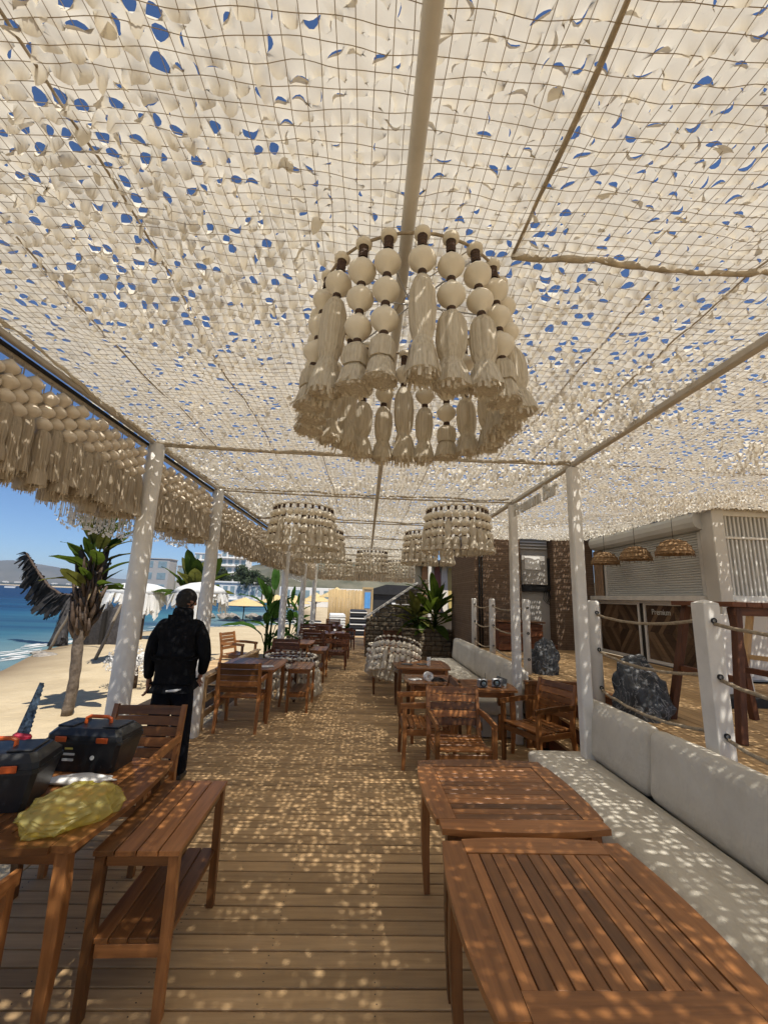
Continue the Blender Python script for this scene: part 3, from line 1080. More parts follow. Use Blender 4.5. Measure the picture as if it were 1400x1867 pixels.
def add_wrap(m, z, r, h, mi=0, n=10):
    k = max(2, int(h / .006))
    p = []
    for i in range(k + 1):
        p.append((r * (1.0 if i % 2 else .9), -h * i / k))
    m.lathe(p, n, mi, False, None, (0, 0, z))


def add_cap(m, z, mi=0):
    m.lathe([(0.004, .017), (.020, .014), (.031, .003), (.030, -.012), (.019, -.018)], 12, mi, True, None, (0, 0, z))


BR, BH, WG = 0.0505, 0.106, 0.012
me_bead = MB()
add_bead(me_bead, 0, BR, BH)
me_bead = me_bead.mesh("bead", "bead_cream")
me_wrap_long, me_wrap_short, me_cap = MB(), MB(), MB()
add_wrap(me_wrap_long, 0, .0185, .056)
me_wrap_long = me_wrap_long.mesh("cord_wrap", "brown_wrap")
add_wrap(me_wrap_short, 0.002, .017, .018)
me_wrap_short = me_wrap_short.mesh("cord_wrap", "brown_wrap")
add_cap(me_cap, 0)
me_cap = me_cap.mesh("loop_cap", "bead_cream")
STR_L = 0.60


def tassel_len(nb, L):
    return L - (.012 + .056 + nb * (BH + WG))


TAS = {}
for nb in (1, 2, 3):
    for v in range(3):
        m = MB()
        add_tassel(m, 0, tassel_len(nb, STR_L), .046 + .003 * v, nb * 10 + v, 0, 20, 110, .64 if nb < 3 else .5, 1.30)
        TAS[(nb, v)] = m.mesh("tassel", "tassel_cream")
# one-mesh strings for the chandeliers too far off to tell bead from cord
STRG = {}
for nb in (1, 2, 3):
    for v in range(2):
        m = MB()
        add_cap(m, 0, 1)
        add_wrap(m, -.012, .0185, .056, 2, 8)
        z = -.068
        for b in range(nb):
            add_bead(m, z, BR, BH, 1, 12)
            add_wrap(m, z - BH + .002, .017, .018, 2, 8)
            z -= BH + WG
        add_tassel(m, z, STR_L + z, .043, 40 + nb * 4 + v, 0, 12, 24, .62, 1.3)
        STRG[(nb, v)] = m.mesh("bead_string", ["tassel_cream", "bead_cream", "brown_wrap"])


def ring_mb(R, r=.006, n=40):
    m = MB()
    pts = [(R * math.cos(2 * math.pi * i / n), R * math.sin(2 * math.pi * i / n), 0) for i in range(n + 1)]
    return m.tube(pts, r, 6, cap=False)


PAT = [1, 3, 2, 2, 3, 1, 2, 3, 2, 3]


def chandelier(label, loc, R=0.385, N=25, full=False, hang=None, tilt=-0.10, rz=0.0, group="bead and tassel chandeliers", scale=1.0, spokes=True, lean=None, lay=0.0):
    t = thing("bead_chandelier", label, "chandelier", loc, rz, group)
    if lean:
        t.rotation_euler = lean
    t.scale = (scale,) * 3
    rr = random.Random(int(loc[0] * 100 + loc[1] * 37))
    ring_mb(R).build("ring", "rope", t)
    if spokes:
        m = MB()
        for a in range(3):
            x, y = R * math.cos(a * math.pi / 3), R * math.sin(a * math.pi / 3)
            m.tube([(x, y, 0), (-x, -y, 0)], .0035, 5)
        m.build("ring_spokes", "steel", t)
    if hang:
        for a in range(4):
            x, y = R * math.cos(a * math.pi / 2 + .4), R * math.sin(a * math.pi / 2 + .4)
            MB().tube([(x, y, 0), (x * .06, y * .06, hang / scale)], .0022, 5).build("hanging_cord", "cable_brown", t)
    for i in range(N):
        a = 2 * math.pi * i / N + rr.uniform(-.02, .02)
        tl = tilt + rr.uniform(-.05, .04)
        nb = PAT[(i * 3 + i // 7) % 10]
        M = Matrix.Rotation(a, 4, 'Z') @ Matrix.Rotation(tl, 4, 'Y')
        base = Vector((R * math.cos(a), R * math.sin(a), 0))
        eul = M.to_euler()
        if not full:
            o = link("bead_string", STRG[(nb, rr.randrange(2))], t, base, eul)
            if lay:
                o.scale = (1, 1, lay)
            continue
        dn = M @ Vector((0, 0, -1))
        link("loop_cap", me_cap, t, base, eul)
        link("cord_wrap", me_wrap_long, t, base + dn * .012, eul)
        d = .068
        for b in range(nb):
            M2 = Matrix.Rotation(a + rr.uniform(-.1, .1), 4, 'Z') @ Matrix.Rotation(tl, 4, 'Y')
            link("bead", me_bead, t, base + dn * d, M2.to_euler(), (rr.uniform(.96, 1.05),) * 3)
            d += BH
            link("cord_wrap", me_wrap_short, t, base + dn * (d - .002), eul)
            d += WG
        link("tassel", TAS[(nb, rr.randrange(3))], t, base + dn * d, (eul[0] + rr.uniform(-.03, .03), eul[1] + rr.uniform(-.04, .04), eul[2] + rr.uniform(-1, 1) * .0))
    return t


chandelier("big chandelier of cream beads and tassels hanging nearest, under the ridge pipe", (0.15, 1.665, 3.085), .385, 22, True, .08, -.05, .12)
chandelier("tassel chandelier hanging on the sea side, first of its row", (-0.95, 6.05, 3.02), .41, 26, False, .17, -.10, 0.3)
chandelier("tassel chandelier hanging on the bar side, first of its row", (1.22, 5.75, 3.02), .41, 26, False, .17, -.06, 1.1)
chandelier("tassel chandelier half hidden behind the first one on the sea side", (-0.92, 8.2, 3.02), .41, 26, False, .17, -.10, 2.0)
chandelier("tassel chandelier half hidden behind the first one on the bar side", (1.12, 7.9, 3.02), .41, 26, False, .17, -.10, 0.8)
chandelier("lone tassel chandelier in mid aisle far down the terrace", (0.12, 11.6, 3.02), .40, 24, False, .17, -.06, 0.5)
chandelier("far tassel chandelier on the sea side by the end fringe", (-0.95, 14.4, 3.02), .40, 22, False, .17, -.08, 0.1)
chandelier("far tassel chandelier on the bar side by the end fringe", (1.10, 14.2, 3.02), .40, 22, False, .17, -.08, 0.9)
# chandeliers taken down and stood on the deck
G2 = "chandeliers stood down on the deck"
chandelier("tassel chandelier standing on the deck behind the sea side table", (-1.33, 8.25, .68), .45, 26, False, None, -.16, .2, G2, 1.0, True, None, 1.08)
chandelier("tassel chandelier standing on the deck by the third white sea side post", (-1.72, 12.3, .68), .40, 24, False, None, -.16, .2, G2, 1.0, True, None, 1.08)
chandelier("tassel chandelier laid over a small table in mid aisle by the far bench", (0.58, 9.95, .752), .46, 26, False, None, -.05, .2, G2, 1.0, True, None, 1.0)

# ------------------------------------------------------------------ fringe along the sea side
FR_B, FR_T = [], []
FBR, FBH = .056, .106
fb = MB()
add_bead(fb, 0, FBR, FBH, 0, 14)
me_fbead = fb.mesh("bead", "bead_tan")
for v in range(4):
    rr = random.Random(60 + v)
    m = MB()
    L = .40 + rr.uniform(-.01, .015)
    n = 14
    rj = ridged(n, rr, .16)
    m.lathe([(.010, 0), (.038, -.02), (.052, -.08), (.050, -.20), (.046, -.26), (.056, -.30), (.060, -.375), (.03, -.37)], n, 0, False, rj)
    for i in range(60):
        a = rr.uniform(0, 6.283)
        r0, r1 = rr.uniform(.035, .058), rr.uniform(.045, .072)
        z0 = -rr.uniform(.02, .18)
        z1 = -L * rr.uniform(.62, 1.0) if i % 3 else -L * rr.uniform(.94, 1.03)
        w = rr.uniform(.0018, .0042)
        ca, sa = math.cos(a), math.sin(a)
        a2 = a + rr.uniform(-.25, .25)
        cb, sb = math.cos(a2), math.sin(a2)
        m.add([(r0 * ca - w * sa, r0 * sa + w * ca, z0), (r0 * ca + w * sa, r0 * sa - w * ca, z0), (r1 * cb + w * sb, r1 * sb - w * cb, z1), (r1 * cb - w * sb, r1 * sb + w * cb, z1)], [(0, 1, 2, 3)])
    FR_T.append(m.mesh("tassel", "tassel_tan"))
FR_S = []
for v in range(3):
    m = MB()
    for b in range(3):
        add_bead(m, -.03 - b * .092 - .012 * v, FBR, FBH, 1, 10)
    rr = random.Random(80 + v)
    z0 = -.30
    n = 10
    m.lathe([(.010, z0), (.05, z0 - .05), (.050, z0 - .22), (.060, z0 - .36), (.03, z0 - .36)], n, 0, False, ridged(n, rr, .18))
    for i in range(22):
        a = rr.uniform(0, 6.283)
        r0, r1 = rr.uniform(.035, .058), rr.uniform(.045, .075)
        w = rr.uniform(.003, .006)
        ca, sa = math.cos(a), math.sin(a)
        za, zb = z0 - rr.uniform(.02, .2), z0 - .40 * rr.uniform(.7, 1.03)
        m.add([(r0 * ca - w * sa, r0 * sa + w * ca, za), (r0 * ca + w * sa, r0 * sa - w * ca, za), (r1 * ca + w * sa, r1 * sa - w * ca, zb), (r1 * ca - w * sa, r1 * sa + w * ca, zb)], [(0, 1, 2, 3)])
    FR_S.append(m.mesh("bead_string", ["tassel_tan", "bead_tan"]))
rr = random.Random(9)


def fringe(label, y0, y1, near, step=.107):
    t = thing("tassel_fringe", label, "fringe", (LX - .075, y0, 3.145), 0, "tassel fringes under the net edge")
    MB().box((-.02, 0, -.0), (.02, y1 - y0, .03), .004).build("header_band", "tassel_tan", t)
    n = int((y1 - y0) / step)
    for i in range(n):
        y = (i + .5) * step
        for row in (0, 1):
            x = (-.045 if row else .035) + rr.uniform(-.012, .012)
            yy = y + (step / 2 if row else 0) + rr.uniform(-.01, .01)
            dz = (.0 if i % 2 else -.045) + (-.02 if row else 0)
            if near:
                link("cord", me_fcord, t, (x, yy, 0.0))
                for b in range(3 if not row else 2):
                    link("bead", me_fbead, t, (x + rr.uniform(-.008, .008), yy, dz - .025 - b * .092), (rr.uniform(-.1, .1), rr.uniform(-.1, .1), rr.uniform(0, 6)))
                link("tassel", FR_T[rr.randrange(4)], t, (x, yy, dz - .29 + (0.0 if not row else -.01)), (rr.uniform(-.04, .04), rr.uniform(-.04, .04), rr.uniform(0, 6)), (1, 1, rr.uniform(.93, 1.08)))
            else:
                link("bead_string", FR_S[rr.randrange(3)], t, (x, yy, dz), (rr.uniform(-.03, .03), rr.uniform(-.03, .03), rr.uniform(0, 6)), (1, 1, rr.uniform(.95, 1.05)))
    return t


me_fcord = MB().tube([(0, 0, 0), (0, 0, -.34)], .004, 5).mesh("cord", "tassel_tan")
fringe("long beaded tassel fringe nearest, up to the first white sea side post", 0.3, 4.0, True)
fringe("beaded tassel fringe between the two nearest white sea side posts", 4.12, 5.8, False)
fringe("beaded tassel fringe beyond the second white sea side post", 5.92, 11.24, False)
fringe("far beaded tassel fringe beyond the third white sea side post", 11.36, 17.9, False)
tf = thing("tassel_fringe", "beaded tassel fringe closing the far end of the canopy", "fringe", (0, 18.0, 3.12), 0, "tassel fringes under the net edge")
for i in range(38):
    link("bead_string", FR_S[i % 3], tf, (-2.0 + i * .108, rr.uniform(-.02, .02), rr.uniform(-.04, 0)), (0, 0, rr.uniform(0, 6)), (1, 1, 1.0))
MB().box((-2.05, -.02, 0), (2.1, .02, .03), .004).build("header_band", "tassel_tan", tf)


# white raffia trimming that hangs outside the net edge
def raffia(label, y0, y1, n, z0, z1, sx=.16):
    r2 = random.Random(int(y0 * 10))
    m = MB()
    for i in range(n):
        x, y, z = LX - .22 - r2.uniform(0, sx), r2.uniform(y0, y1), r2.uniform(z1, z0)
        a, b = r2.uniform(0, 6.28), r2.uniform(.4, 1.3)
        L, w = r2.uniform(.018, .045), r2.uniform(.008, .018)
        d = Vector((math.cos(a) * math.cos(b), math.sin(a) * math.cos(b), -math.sin(b)))
        s = d.cross(Vector((r2.uniform(-1, 1), r2.uniform(-1, 1), .3))).normalized()
        p = Vector((x, y, z))
        m.add([tuple(p), tuple(p + d * L * .5 + s * w), tuple(p + d * L), tuple(p + d * L * .5 - s * w)], [(0, 1, 2, 3)])
    for i in range(n // 6):
        x, y = LX - .22 - r2.uniform(0, sx), r2.uniform(y0, y1)
        m.tube([(x, y, 3.15), (x + r2.uniform(-.02, .02), y, z1 + r2.uniform(0, .1))], .003, 4)
    o = m.build("raffia_trim", "white_raffia")
    tag(o, label, "trim", "white raffia trims outside the fringe")
    return o


raffia("white leaf garland dangling below the fringe just before the first post", 3.4, 4.4, 520, 2.58, 2.28)
raffia("white leaf garland dangling below the fringe near the second post", 4.7, 5.7, 260, 2.5, 2.36)
raffia("white leaf garland dangling under the far sea side fringe", 13.2, 17.4, 1500, 2.75, 2.3, .3)
# ================================================================== FURNITURE
def table(label, loc, rz=0.0, W=.86, D=.92, h=.73, bow=.035, group=None, nslat=11, tone=""):
    t = thing("dining_table", label, "table", loc, rz, group or "wooden dining tables")
    bw, th = .088, .027
    z0, z1 = h - th, h
    hw, hd = W / 2 - bow, D / 2 - bow

    def oy(x):
        return hd + bow * (1 - (x / hw) ** 2)

    def ox(y):
        return hw + bow * (1 - (y / hd) ** 2)
    ys = np.linspace(-hd, hd, 9)
    xs = np.linspace(-hw + bw + .002, hw - bw - .002, 9)
    for s in (-1, 1):
        poly = [(s * (hw - bw), ys[0])] + [(s * ox(y), y) for y in ys] + [(s * (hw - bw), ys[-1])]
        MB().prism(poly if s > 0 else poly[::-1], z0, z1).build("side_board", "teak_y", t)
        poly = [(xs[0], s * (hd - bw))] + [(x, s * oy(x)) for x in xs] + [(xs[-1], s * (hd - bw))]
        MB().prism(poly if s < 0 else poly[::-1], z0, z1 + .0006).build("end_board", "teak_x", t)
    iw, idp = hw - bw - .003, hd - bw - .003
    pitch = 2 * iw / nslat
    me = MB().box((-pitch / 2 + .0022, -idp, 0), (pitch / 2 - .0022, idp, th - .003), .0018).mesh("slat", "teak_y")
    for i in range(nslat):
        link("slat", me, t, (-iw + (i + .5) * pitch, 0, z0 + .0012))
    for sx in (-1, 1):
        for sy in (-1, 1):
            x, y = sx * (hw - .055), sy * (hd - .055)
            pts = [(x + sx * o, y + sy * o * .6, z) for o, z in ((-.006, z0 - .001), (.004, h * .75), (.008, h * .5), (.002, h * .25), (-.012, 0.0))]
            MB().tube(pts, [.036, .040, .037, .032, .025], 4, smooth=False).build("leg", "teak_z", t)
    for s in (-1, 1):
        MB().box((-hw + .09, s * (hd - .075) - .011, h - .105), (hw - .09, s * (hd - .075) + .011, z0 - .001), .002).build("apron", "teak_x", t)
        MB().box((s * (hw - .075) - .011, -hd + .09, h - .105), (s * (hw - .075) + .011, hd - .09, z0 - .001), .002).build("apron", "teak_y", t)
    return t


def chair_parts(t, mat="teak", gap=.012, nback=5):
    W, D = .27, .26
    X, Y, Z = mat + "_x", mat + "_y", mat + "_z"
    for s in (-1, 1):
        MB().tube([(s * W, -D - .01, 0), (s * W, -D, .30), (s * W, -D - .005, .625)], [.026, .031, .031], 4, smooth=False).build("leg", Z, t)
        MB().tube([(s * (W - .005), D + .05, 0), (s * (W - .005), D - .01, .42), (s * (W - .005), D + .03, .65), (s * (W - .005), D + .085, .88)], [.025, .031, .029, .025], 4, smooth=False).build("back_post", Z, t)
        a = MB().tube([(s * (W + .005), D + .03, .645), (s * (W + .012), 0.02, .652), (s * (W + .008), -D - .05, .638)], [.036, .042, .038], 4, smooth=False, flat=.42)
        a.build("armrest", Y, t)
        MB().box((s * (W - .012) - .011, -D + .02, .335), (s * (W - .012) + .011, D - .02, .395), .002).build("side_rail", Y, t)
    MB().box((-W + .024, -D - .012, .335), (W - .024, -D + .010, .395), .002).build("front_rail", X, t)
    n = 7
    p = (2 * D - .02) / n
    me = MB().box((-W + .016, .004, 0), (W - .016, p - .010, .018), .002).mesh("seat_slat", X)
    for i in range(n):
        yy = -D - .015 + i * p
        zz = .412 - .016 * math.sin(math.pi * i / (n - 1)) + (.006 if i == 0 else 0)
        link("seat_slat", me, t, (0, yy, zz))
    bh = .072
    pz = (.88 - .50) / nback
    for i in range(nback):
        z = .50 + i * pz
        y0 = D + .012 + (z - .5) * .17
        m = MB()
        xs = np.linspace(-W + .018, W - .018, 7)
        v, f = [], []
        for x in xs:
            b = .022 * (1 - (x / W) ** 2)
            for dy, dz in ((-.009, 0), (.009, 0), (.009, pz - gap), (-.009, pz - gap)):
                v.append((x, y0 + b + dy + dz * .17, z + dz))
        for k in range(6):
            for q in range(4):
                f.append((k * 4 + q, k * 4 + (q + 1) % 4, k * 4 + 4 + (q + 1) % 4, k * 4 + 4 + q))
        f += [(3, 2, 1, 0), (24, 25, 26, 27)]
        m.add(v, f).build("back_slat", X, t)


_protos = {}


def chair(label, loc, rz, mat="teak", gap=.012):
    key = (mat, gap)
    if key not in _protos:
        t = thing("wooden_armchair", label, "chair", loc, rz, "slatted wooden armchairs")
        chair_parts(t, mat, gap)
        _protos[key] = t
    else:
        t = copy_tree(_protos[key])
        t.location, t.rotation_euler = loc, (0, 0, rz)
        t["label"] = label
    return t


def side_table(label, loc, rz, W=.38, D=.74, h=.65):
    t = thing("side_table", label, "side table", loc, rz, "two tier wooden side tables")
    hw, hd = W / 2, D / 2
    for z, ww, nm in ((h, hw, "top_slat"), (.30, hw - .025, "shelf_slat")):
        p = 2 * ww / 4
        for i in range(4):
            MB().box((-ww + i * p + .003, -hd if z == h else -hd + .03, z - .022), (-ww + (i + 1) * p - .003, hd if z == h else hd - .03, z), .002).build(nm, "teak_y", t)
        for s in (-1, 1):
            MB().box((-hw + .0525, s * (hd - .040) - .010, z - .075), (hw - .0525, s * (hd - .040) + .010, z - .023), .002).build("rail", "teak_x", t)
            MB().box((s * (ww - .03) - .010, -hd + .07, z - .07), (s * (ww - .03) + .010, hd - .07, z - .023), .002).build("rail", "teak_y", t)
    for sx in (-1, 1):
        for sy in (-1, 1):
            MB().tube([(sx * (hw - .03), sy * (hd - .035), h - .023), (sx * (hw - .027), sy * (hd - .03), 0)], [.030, .028], 4, smooth=False).build("leg", "teak_z", t)
    return t


PI = math.pi
# bar side
table("nearest table of the aisle, its slats running lengthwise, beside the white bench", (0.795, 1.735, 0), 0.0, .88, .90, nslat=12)
table("second table from the front on the bar side, its slats running crosswise", (0.815, 2.685, 0), PI / 2 + .02, .92, .90, nslat=12)
table("small table at the stair end carrying two round faced silver gadgets", (1.585, 5.76, 0), PI / 2, .70, .72, nslat=9)
table("table with a white roll and cables just past the armchairs", (0.93, 6.02, 0), PI / 2, .68, .74, nslat=9)
table("table by the far white bench with a glass and a dark phone", (0.95, 7.36, 0), PI / 2, .92, .92)
table("table just in front of the chandelier laid over a small table", (0.60, 8.78, 0), PI / 2, .8, .95)
table("far table near the stone stair at the end of the aisle", (0.40, 16.4, 0), 0, .95, .9)
table("small table hidden under the beaded chandelier in mid aisle", (0.58, 9.95, 0), 0, .62, .62, nslat=7)
chair("slatted armchair facing the camera behind the second table", (0.98, 4.50, 0), 0.02)
chair("reddish armchair turned to the aisle by the wooden stair", (2.03, 5.16, 0), -rad(66))
chair("armchair side-on between the aisle and the table with the white roll", (0.74, 5.22, 0), -PI / 2)
chair("dark red armchair by the far table below the stone stair", (1.05, 16.6, 0), PI * .5, "dark_wood")
chair("armchair tucked behind the table by the far bench", (0.9, 12.2, 0), 0.3, "dark_wood")
# sea side
table("table at the sea side edge loaded with toolboxes and a yellow bag", (-1.62, 2.54, 0), 0.0, .94, 1.02, nslat=12)
table("table on the sea side behind the man, with an armchair pushed in", (-1.68, 6.93, 0), 0.0, .90, 1.12)
table("table on the sea side past the standing chandelier", (-1.60, 10.2, 0), 0, .9, .95)
table("dark table on the sea side in front of the third white post", (-1.30, 12.9, 0), 0, .9, .95)
table("last table on the sea side near the stacked sunbeds", (-1.25, 16.0, 0), 0, .9, .95)
side_table("two tier side table nearest, pushed against the toolbox table", (-0.985, 2.56, 0), rad(1.5))
side_table("two tier side table beside the sea side table behind the man", (-1.0, 7.40, 0), 0, .36)
side_table("two tier side table farther along, near the standing chandelier", (-0.98, 9.75, 0), 0, .36)
side_table("far two tier side table near the end of the sea side row", (-0.82, 14.0, 0), 0, .4)
chair("slatted armchair facing the camera behind the toolbox table", (-1.70, 3.42, 0), 0.03)
chair("armchair cut off at the near edge of the toolbox table", (-1.64, 1.72, 0), PI)
chair("armchair seen from behind, pushed under the sea side table", (-1.64, 6.30, 0), PI + .03, "teak", .006)
chair("weathered armchair standing outside the rail by the banana plant", (-2.88, 10.3, 0), -PI / 2 - .3 + PI, "teak")
chair("armchair seen past the sea side table next to the side table", (-1.62, 8.95, 0), 0, "dark_wood")
chair("dark armchair facing the aisle by the third white post", (-0.72, 11.3, 0), PI / 2, "dark_wood")
chair("dark armchair at the table in front of the third post", (-1.35, 12.05, 0), PI, "dark_wood")
chair("dark armchair beside the far side table", (-0.72, 13.1, 0), PI / 2, "dark_wood")
chair("dark armchair before the last sea side table", (-1.35, 14.9, 0), PI, "dark_wood")
chair("dark armchair beyond the last sea side table", (-1.2, 17.1, 0), 0.2, "dark_wood")


chair("dark armchair set across the aisle edge near the far side table", (-0.66, 15.3, 0), PI / 2 + .2, "dark_wood")
chair("dark armchair against the third white post", (-1.75, 13.8, 0), 0.1, "dark_wood")
chair("dark armchair alone by the stone stair foot", (0.55, 14.9, 0), -PI / 2, "dark_wood")
# ------------------------------------------------------------------ benches
def cushion(lo, hi, r=.05, bulge=.012, n=12, seed=1, wob=.004):
    rr = random.Random(seed)
    lo, hi = Vector(lo), Vector(hi)
    c, h = (lo + hi) / 2, (hi - lo) / 2
    v, f, key = [], [], {}
    ns = [max(4, min(46, int(h[a] * 2 / .05))) for a in range(3)]

    def pt(p):
        k = tuple(round(x, 5) for x in p)
        if k in key:
            return key[k]
        q = Vector([p[a] * h[a] for a in range(3)])
        inn = Vector([max(-(h[a] - r), min(h[a] - r, q[a])) for a in range(3)])
        d = q - inn
        if d.length > 1e-9:
            q = inn + d.normalized() * r
        # swell of the filling
        for a in range(3):
            b, e = (a + 1) % 3, (a + 2) % 3
            if abs(p[a]) > .99:
                q[a] += math.copysign(bulge * (1 - p[b] ** 4) * (1 - p[e] ** 4), p[a])
        q += Vector((rr.uniform(-wob, wob), rr.uniform(-wob, wob), rr.uniform(-wob, wob)))
        key[k] = len(v)
        v.append(tuple(c + q))
        return key[k]
    for a in range(3):
        b, e = (a + 1) % 3, (a + 2) % 3
        for s in (-1, 1):
            for i in range(ns[b]):
                for j in range(ns[e]):
                    ids = []
                    for di, dj in ((0, 0), (1, 0), (1, 1), (0, 1)):
                        p = [0, 0, 0]
                        p[a], p[b], p[e] = s, -1 + 2 * (i + di) / ns[b], -1 + 2 * (j + dj) / ns[e]
                        ids.append(pt(p))
                    f.append(ids if s > 0 else ids[::-1])
    return MB().add(v, f, 0, True)


def bench(label, y0, y1, joints, seatj, x0=1.56, xb=2.08):
    t = thing("bench", label, "bench", (0, 0, 0), 0, "white upholstered benches")
    MB().box((x0 + .06, y0 + .03, .02), (xb + .12, y1 - .03, .285), .006).build("base", "plaster_grey", t)
    MB().box((x0 + .035, y0 + .02, .10), (x0 + .058, y1 - .02, .20), .003).build("front_rail", "teak_y", t)
    js = [y0] + seatj + [y1]
    for i in range(len(js) - 1):
        cushion((x0, js[i] + .003, .288), (xb + .03, js[i + 1] - .003, .455), .055, .012, 12, i + 3, .0016).build("seat_cushion", "cushion", t)
    js = [y0] + joints + [y1]
    for i in range(len(js) - 1):
        m = cushion((0, js[i] + .004, .0), (.15, js[i + 1] - .004, .47), .06, .016, 12, i + 9, .002)
        m.xform(Matrix.Translation((xb - .02, 0, .452)) @ Matrix.Rotation(rad(5), 4, 'Y'))
        m.build("back_cushion", "cushion", t)
    MB().box((xb + .15, y0 + .02, .30), (xb + .185, y1 - .02, .86), .004).build("back_panel", "white_paint", t)
    return t


bench("long white bench nearest, cushions dappled with sun, beside the front tables", -0.4, 4.28, [1.35, 3.28], [])
bench("white bench farther along, past the wooden stair", 6.0, 10.3, [8.2], [8.2])
# posts of the pergola stand just inside the bench line

# ------------------------------------------------------------------ low rail on the sea side
sp = struct(link("side_platform", None))
y = 9.0
while y < 13.4:
    MB().box((-4.0, 0, -.028), (-2.19, PITCH - .0075, 0), .003).build("board", "deck_wood_x", sp, (0, y, -.002))
    y += PITCH
MB().box((-4.0, 9.0, -.45), (-2.22, 13.4, -.05)).build("platform_base", "soil", sp)
rail = thing("deck_rail", "low weathered plank rail along the sea side of the deck", "rail")
for a, b in ((4.18, 5.74), (5.98, 9.0)):
    for i, z in enumerate((.16, .36, .58)):
        MB().box((LX - .015, a, z - .045), (LX + .012, b, z + .045), .003).build("plank", "deck_wood_y", rail)
    n = 2 if b - a < 2 else 4
    for k in range(n):
        yy = a + .12 + (b - a - .24) * k / (n - 1)
        MB().box((LX + .0125, yy - .03, .0), (LX + .05, yy + .03, .66), .003).build("stake", "deck_wood_z", rail)
    MB().box((LX - .05, a, .665), (LX + .06, b, .69), .003).build("top_plank", "deck_wood_y", rail)
# ================================================================== BAR BUILDING
WX = 5.17
bar = thing("bar_building", "white shuttered beach bar with chevron wood counter under the net", "building")
MB().box((WX + .03, 6.14, RZ), (8.6, 9.5, 3.34), 0).build("wall_core", "off_white_wall", bar)
MB().box((WX - .12, 5.9, 3.36), (8.8, 9.9, 3.46), .01).build("roof", "plaster_grey", bar)
MB().box((WX - .10, 5.90, 3.285), (8.7, 5.945, 3.355), .004).build("eave_board", "roof_black", bar)
MB().box((WX - .10, 5.95, 3.285), (WX - .055, 9.45, 3.355), .004).build("eave_board", "roof_black", bar)
# counter
MB().box((WX - .16, 6.28, 1.90), (WX + .029, 9.44, 1.985), .006).build("counter_top", "white_paint", bar)
MB().box((WX - .02, 6.28, 1.855), (WX + .028, 9.44, 1.898), .004).build("counter_fascia", "white_paint", bar)


def clip(poly, nx, ny, d):
    out = []
    for i in range(len(poly)):
        p, q = poly[i], poly[(i + 1) % len(poly)]
        a, b = p[0] * nx + p[1] * ny - d, q[0] * nx + q[1] * ny - d
        if a >= 0:
            out.append(p)
        if (a > 0 > b) or (a < 0 < b):
            t = a / (a - b)
            out.append((p[0] + (q[0] - p[0]) * t, p[1] + (q[1] - p[1]) * t))
    return out


PW = ["panel_wood_pale", "panel_wood_mid", "panel_wood_deep"]


def chevron(parent, w, h, org, u, v, nrm, seed):
    """planks in nested diamonds filling a w x h panel"""
    rr = random.Random(seed)
    cx, cy = w * .5, h * .5
    pw = .085
    for sx in (-1, 1):
        for sy in (-1, 1):
            for k in range(16):
                poly = [(0, 0), (w, 0), (w, h), (0, h)]
                poly = clip(poly, sx, 0, sx * cx + .0015)
                poly = clip(poly, 0, sy, sy * cy + .0015) if poly else poly
                nx, ny = sx * .75, sy * .66
                d0 = nx * cx + ny * cy
                poly = clip(poly, nx, ny, d0 + k * pw + .002) if poly else poly
                poly = clip(poly, -nx, -ny, -(d0 + (k + 1) * pw - .002)) if poly else poly
                if len(poly) < 3:
                    continue
                th = .012 + rr.uniform(0, .003)
                n = len(poly)
                pts = [org + u * p[0] + v * p[1] for p in poly]
                vv = [tuple(p) for p in pts] + [tuple(p + nrm * th) for p in pts]
                ff = [list(range(n))[::-1], list(range(n, 2 * n))] + [(i, (i + 1) % n, n + (i + 1) % n, n + i) for i in range(n)]
                MB().add(vv, ff).build("plank", PW[(k + rr.randrange(2)) % 3], parent)


def counter_panel(y0, y1, z0=RZ + .02, z1=1.852):
    fr = .05
    x = WX + .028
    back = MB().box((x + .0005, y0 + .01, z0 + .01), (x + .0018, y1 - .01, z1 - .01)).build("counter_panel", "dark_gap", bar)
    for lo, hi in (((y0, z0), (y0 + fr, z1)), ((y1 - fr, z0), (y1, z1)), ((y0 + fr + .001, z0), (y1 - fr - .001, z0 + fr)), ((y0 + fr + .001, z1 - fr * .6), (y1 - fr - .001, z1))):
        MB().box((x - .04, lo[0], lo[1]), (x, hi[0], hi[1]), .004).build("panel_frame", "white_paint", back)
    chevron(back, (y1 - y0) - 2 * fr - .004, (z1 - z0) - 1.6 * fr - .004, Vector((x, y1 - fr - .002, z0 + fr + .002)), Vector((0, -1, 0)), Vector((0, 0, 1)), Vector((-1, 0, 0)), int(y0 * 10))


counter_panel(7.98, 9.42)
counter_panel(6.30, 7.86)
MB().box((WX + .0, 7.875, RZ + .02), (WX + .027, 7.965, 1.852)).build("panel_gap", "dark_gap", bar)
# roller shutter
shutter = MB().box((WX + .0265, 6.405, 1.99), (WX + .0285, 9.015, 2.98)).build("shutter", "shutter_grey", bar)
MB().box((WX + .0, 6.33, 1.987), (WX + .028, 6.40, 2.98), .004).build("shutter_guide", "white_paint", shutter)
MB().box((WX + .0, 9.02, 1.987), (WX + .028, 9.09, 2.98), .004).build("shutter_guide", "white_paint", shutter)
ns = 24
sh = (2.985 - 1.99) / ns
v, f = [], []
for yy in (6.402, 9.018):
    for dx, dz in ((.026, 0), (.010, .004), (.002, sh * .3), (.002, sh * .65), (.012, sh * .93), (.026, sh * .97)):
        v.append((WX + dx, yy, dz))
for i in range(5):
    f.append((i, i + 1, i + 7, i + 6))
me = MB().add(v, f).mesh("shutter_slat", "shutter_grey")
for i in range(ns):
    link("shutter_slat", me, shutter, (0, 0, 1.99 + i * sh))
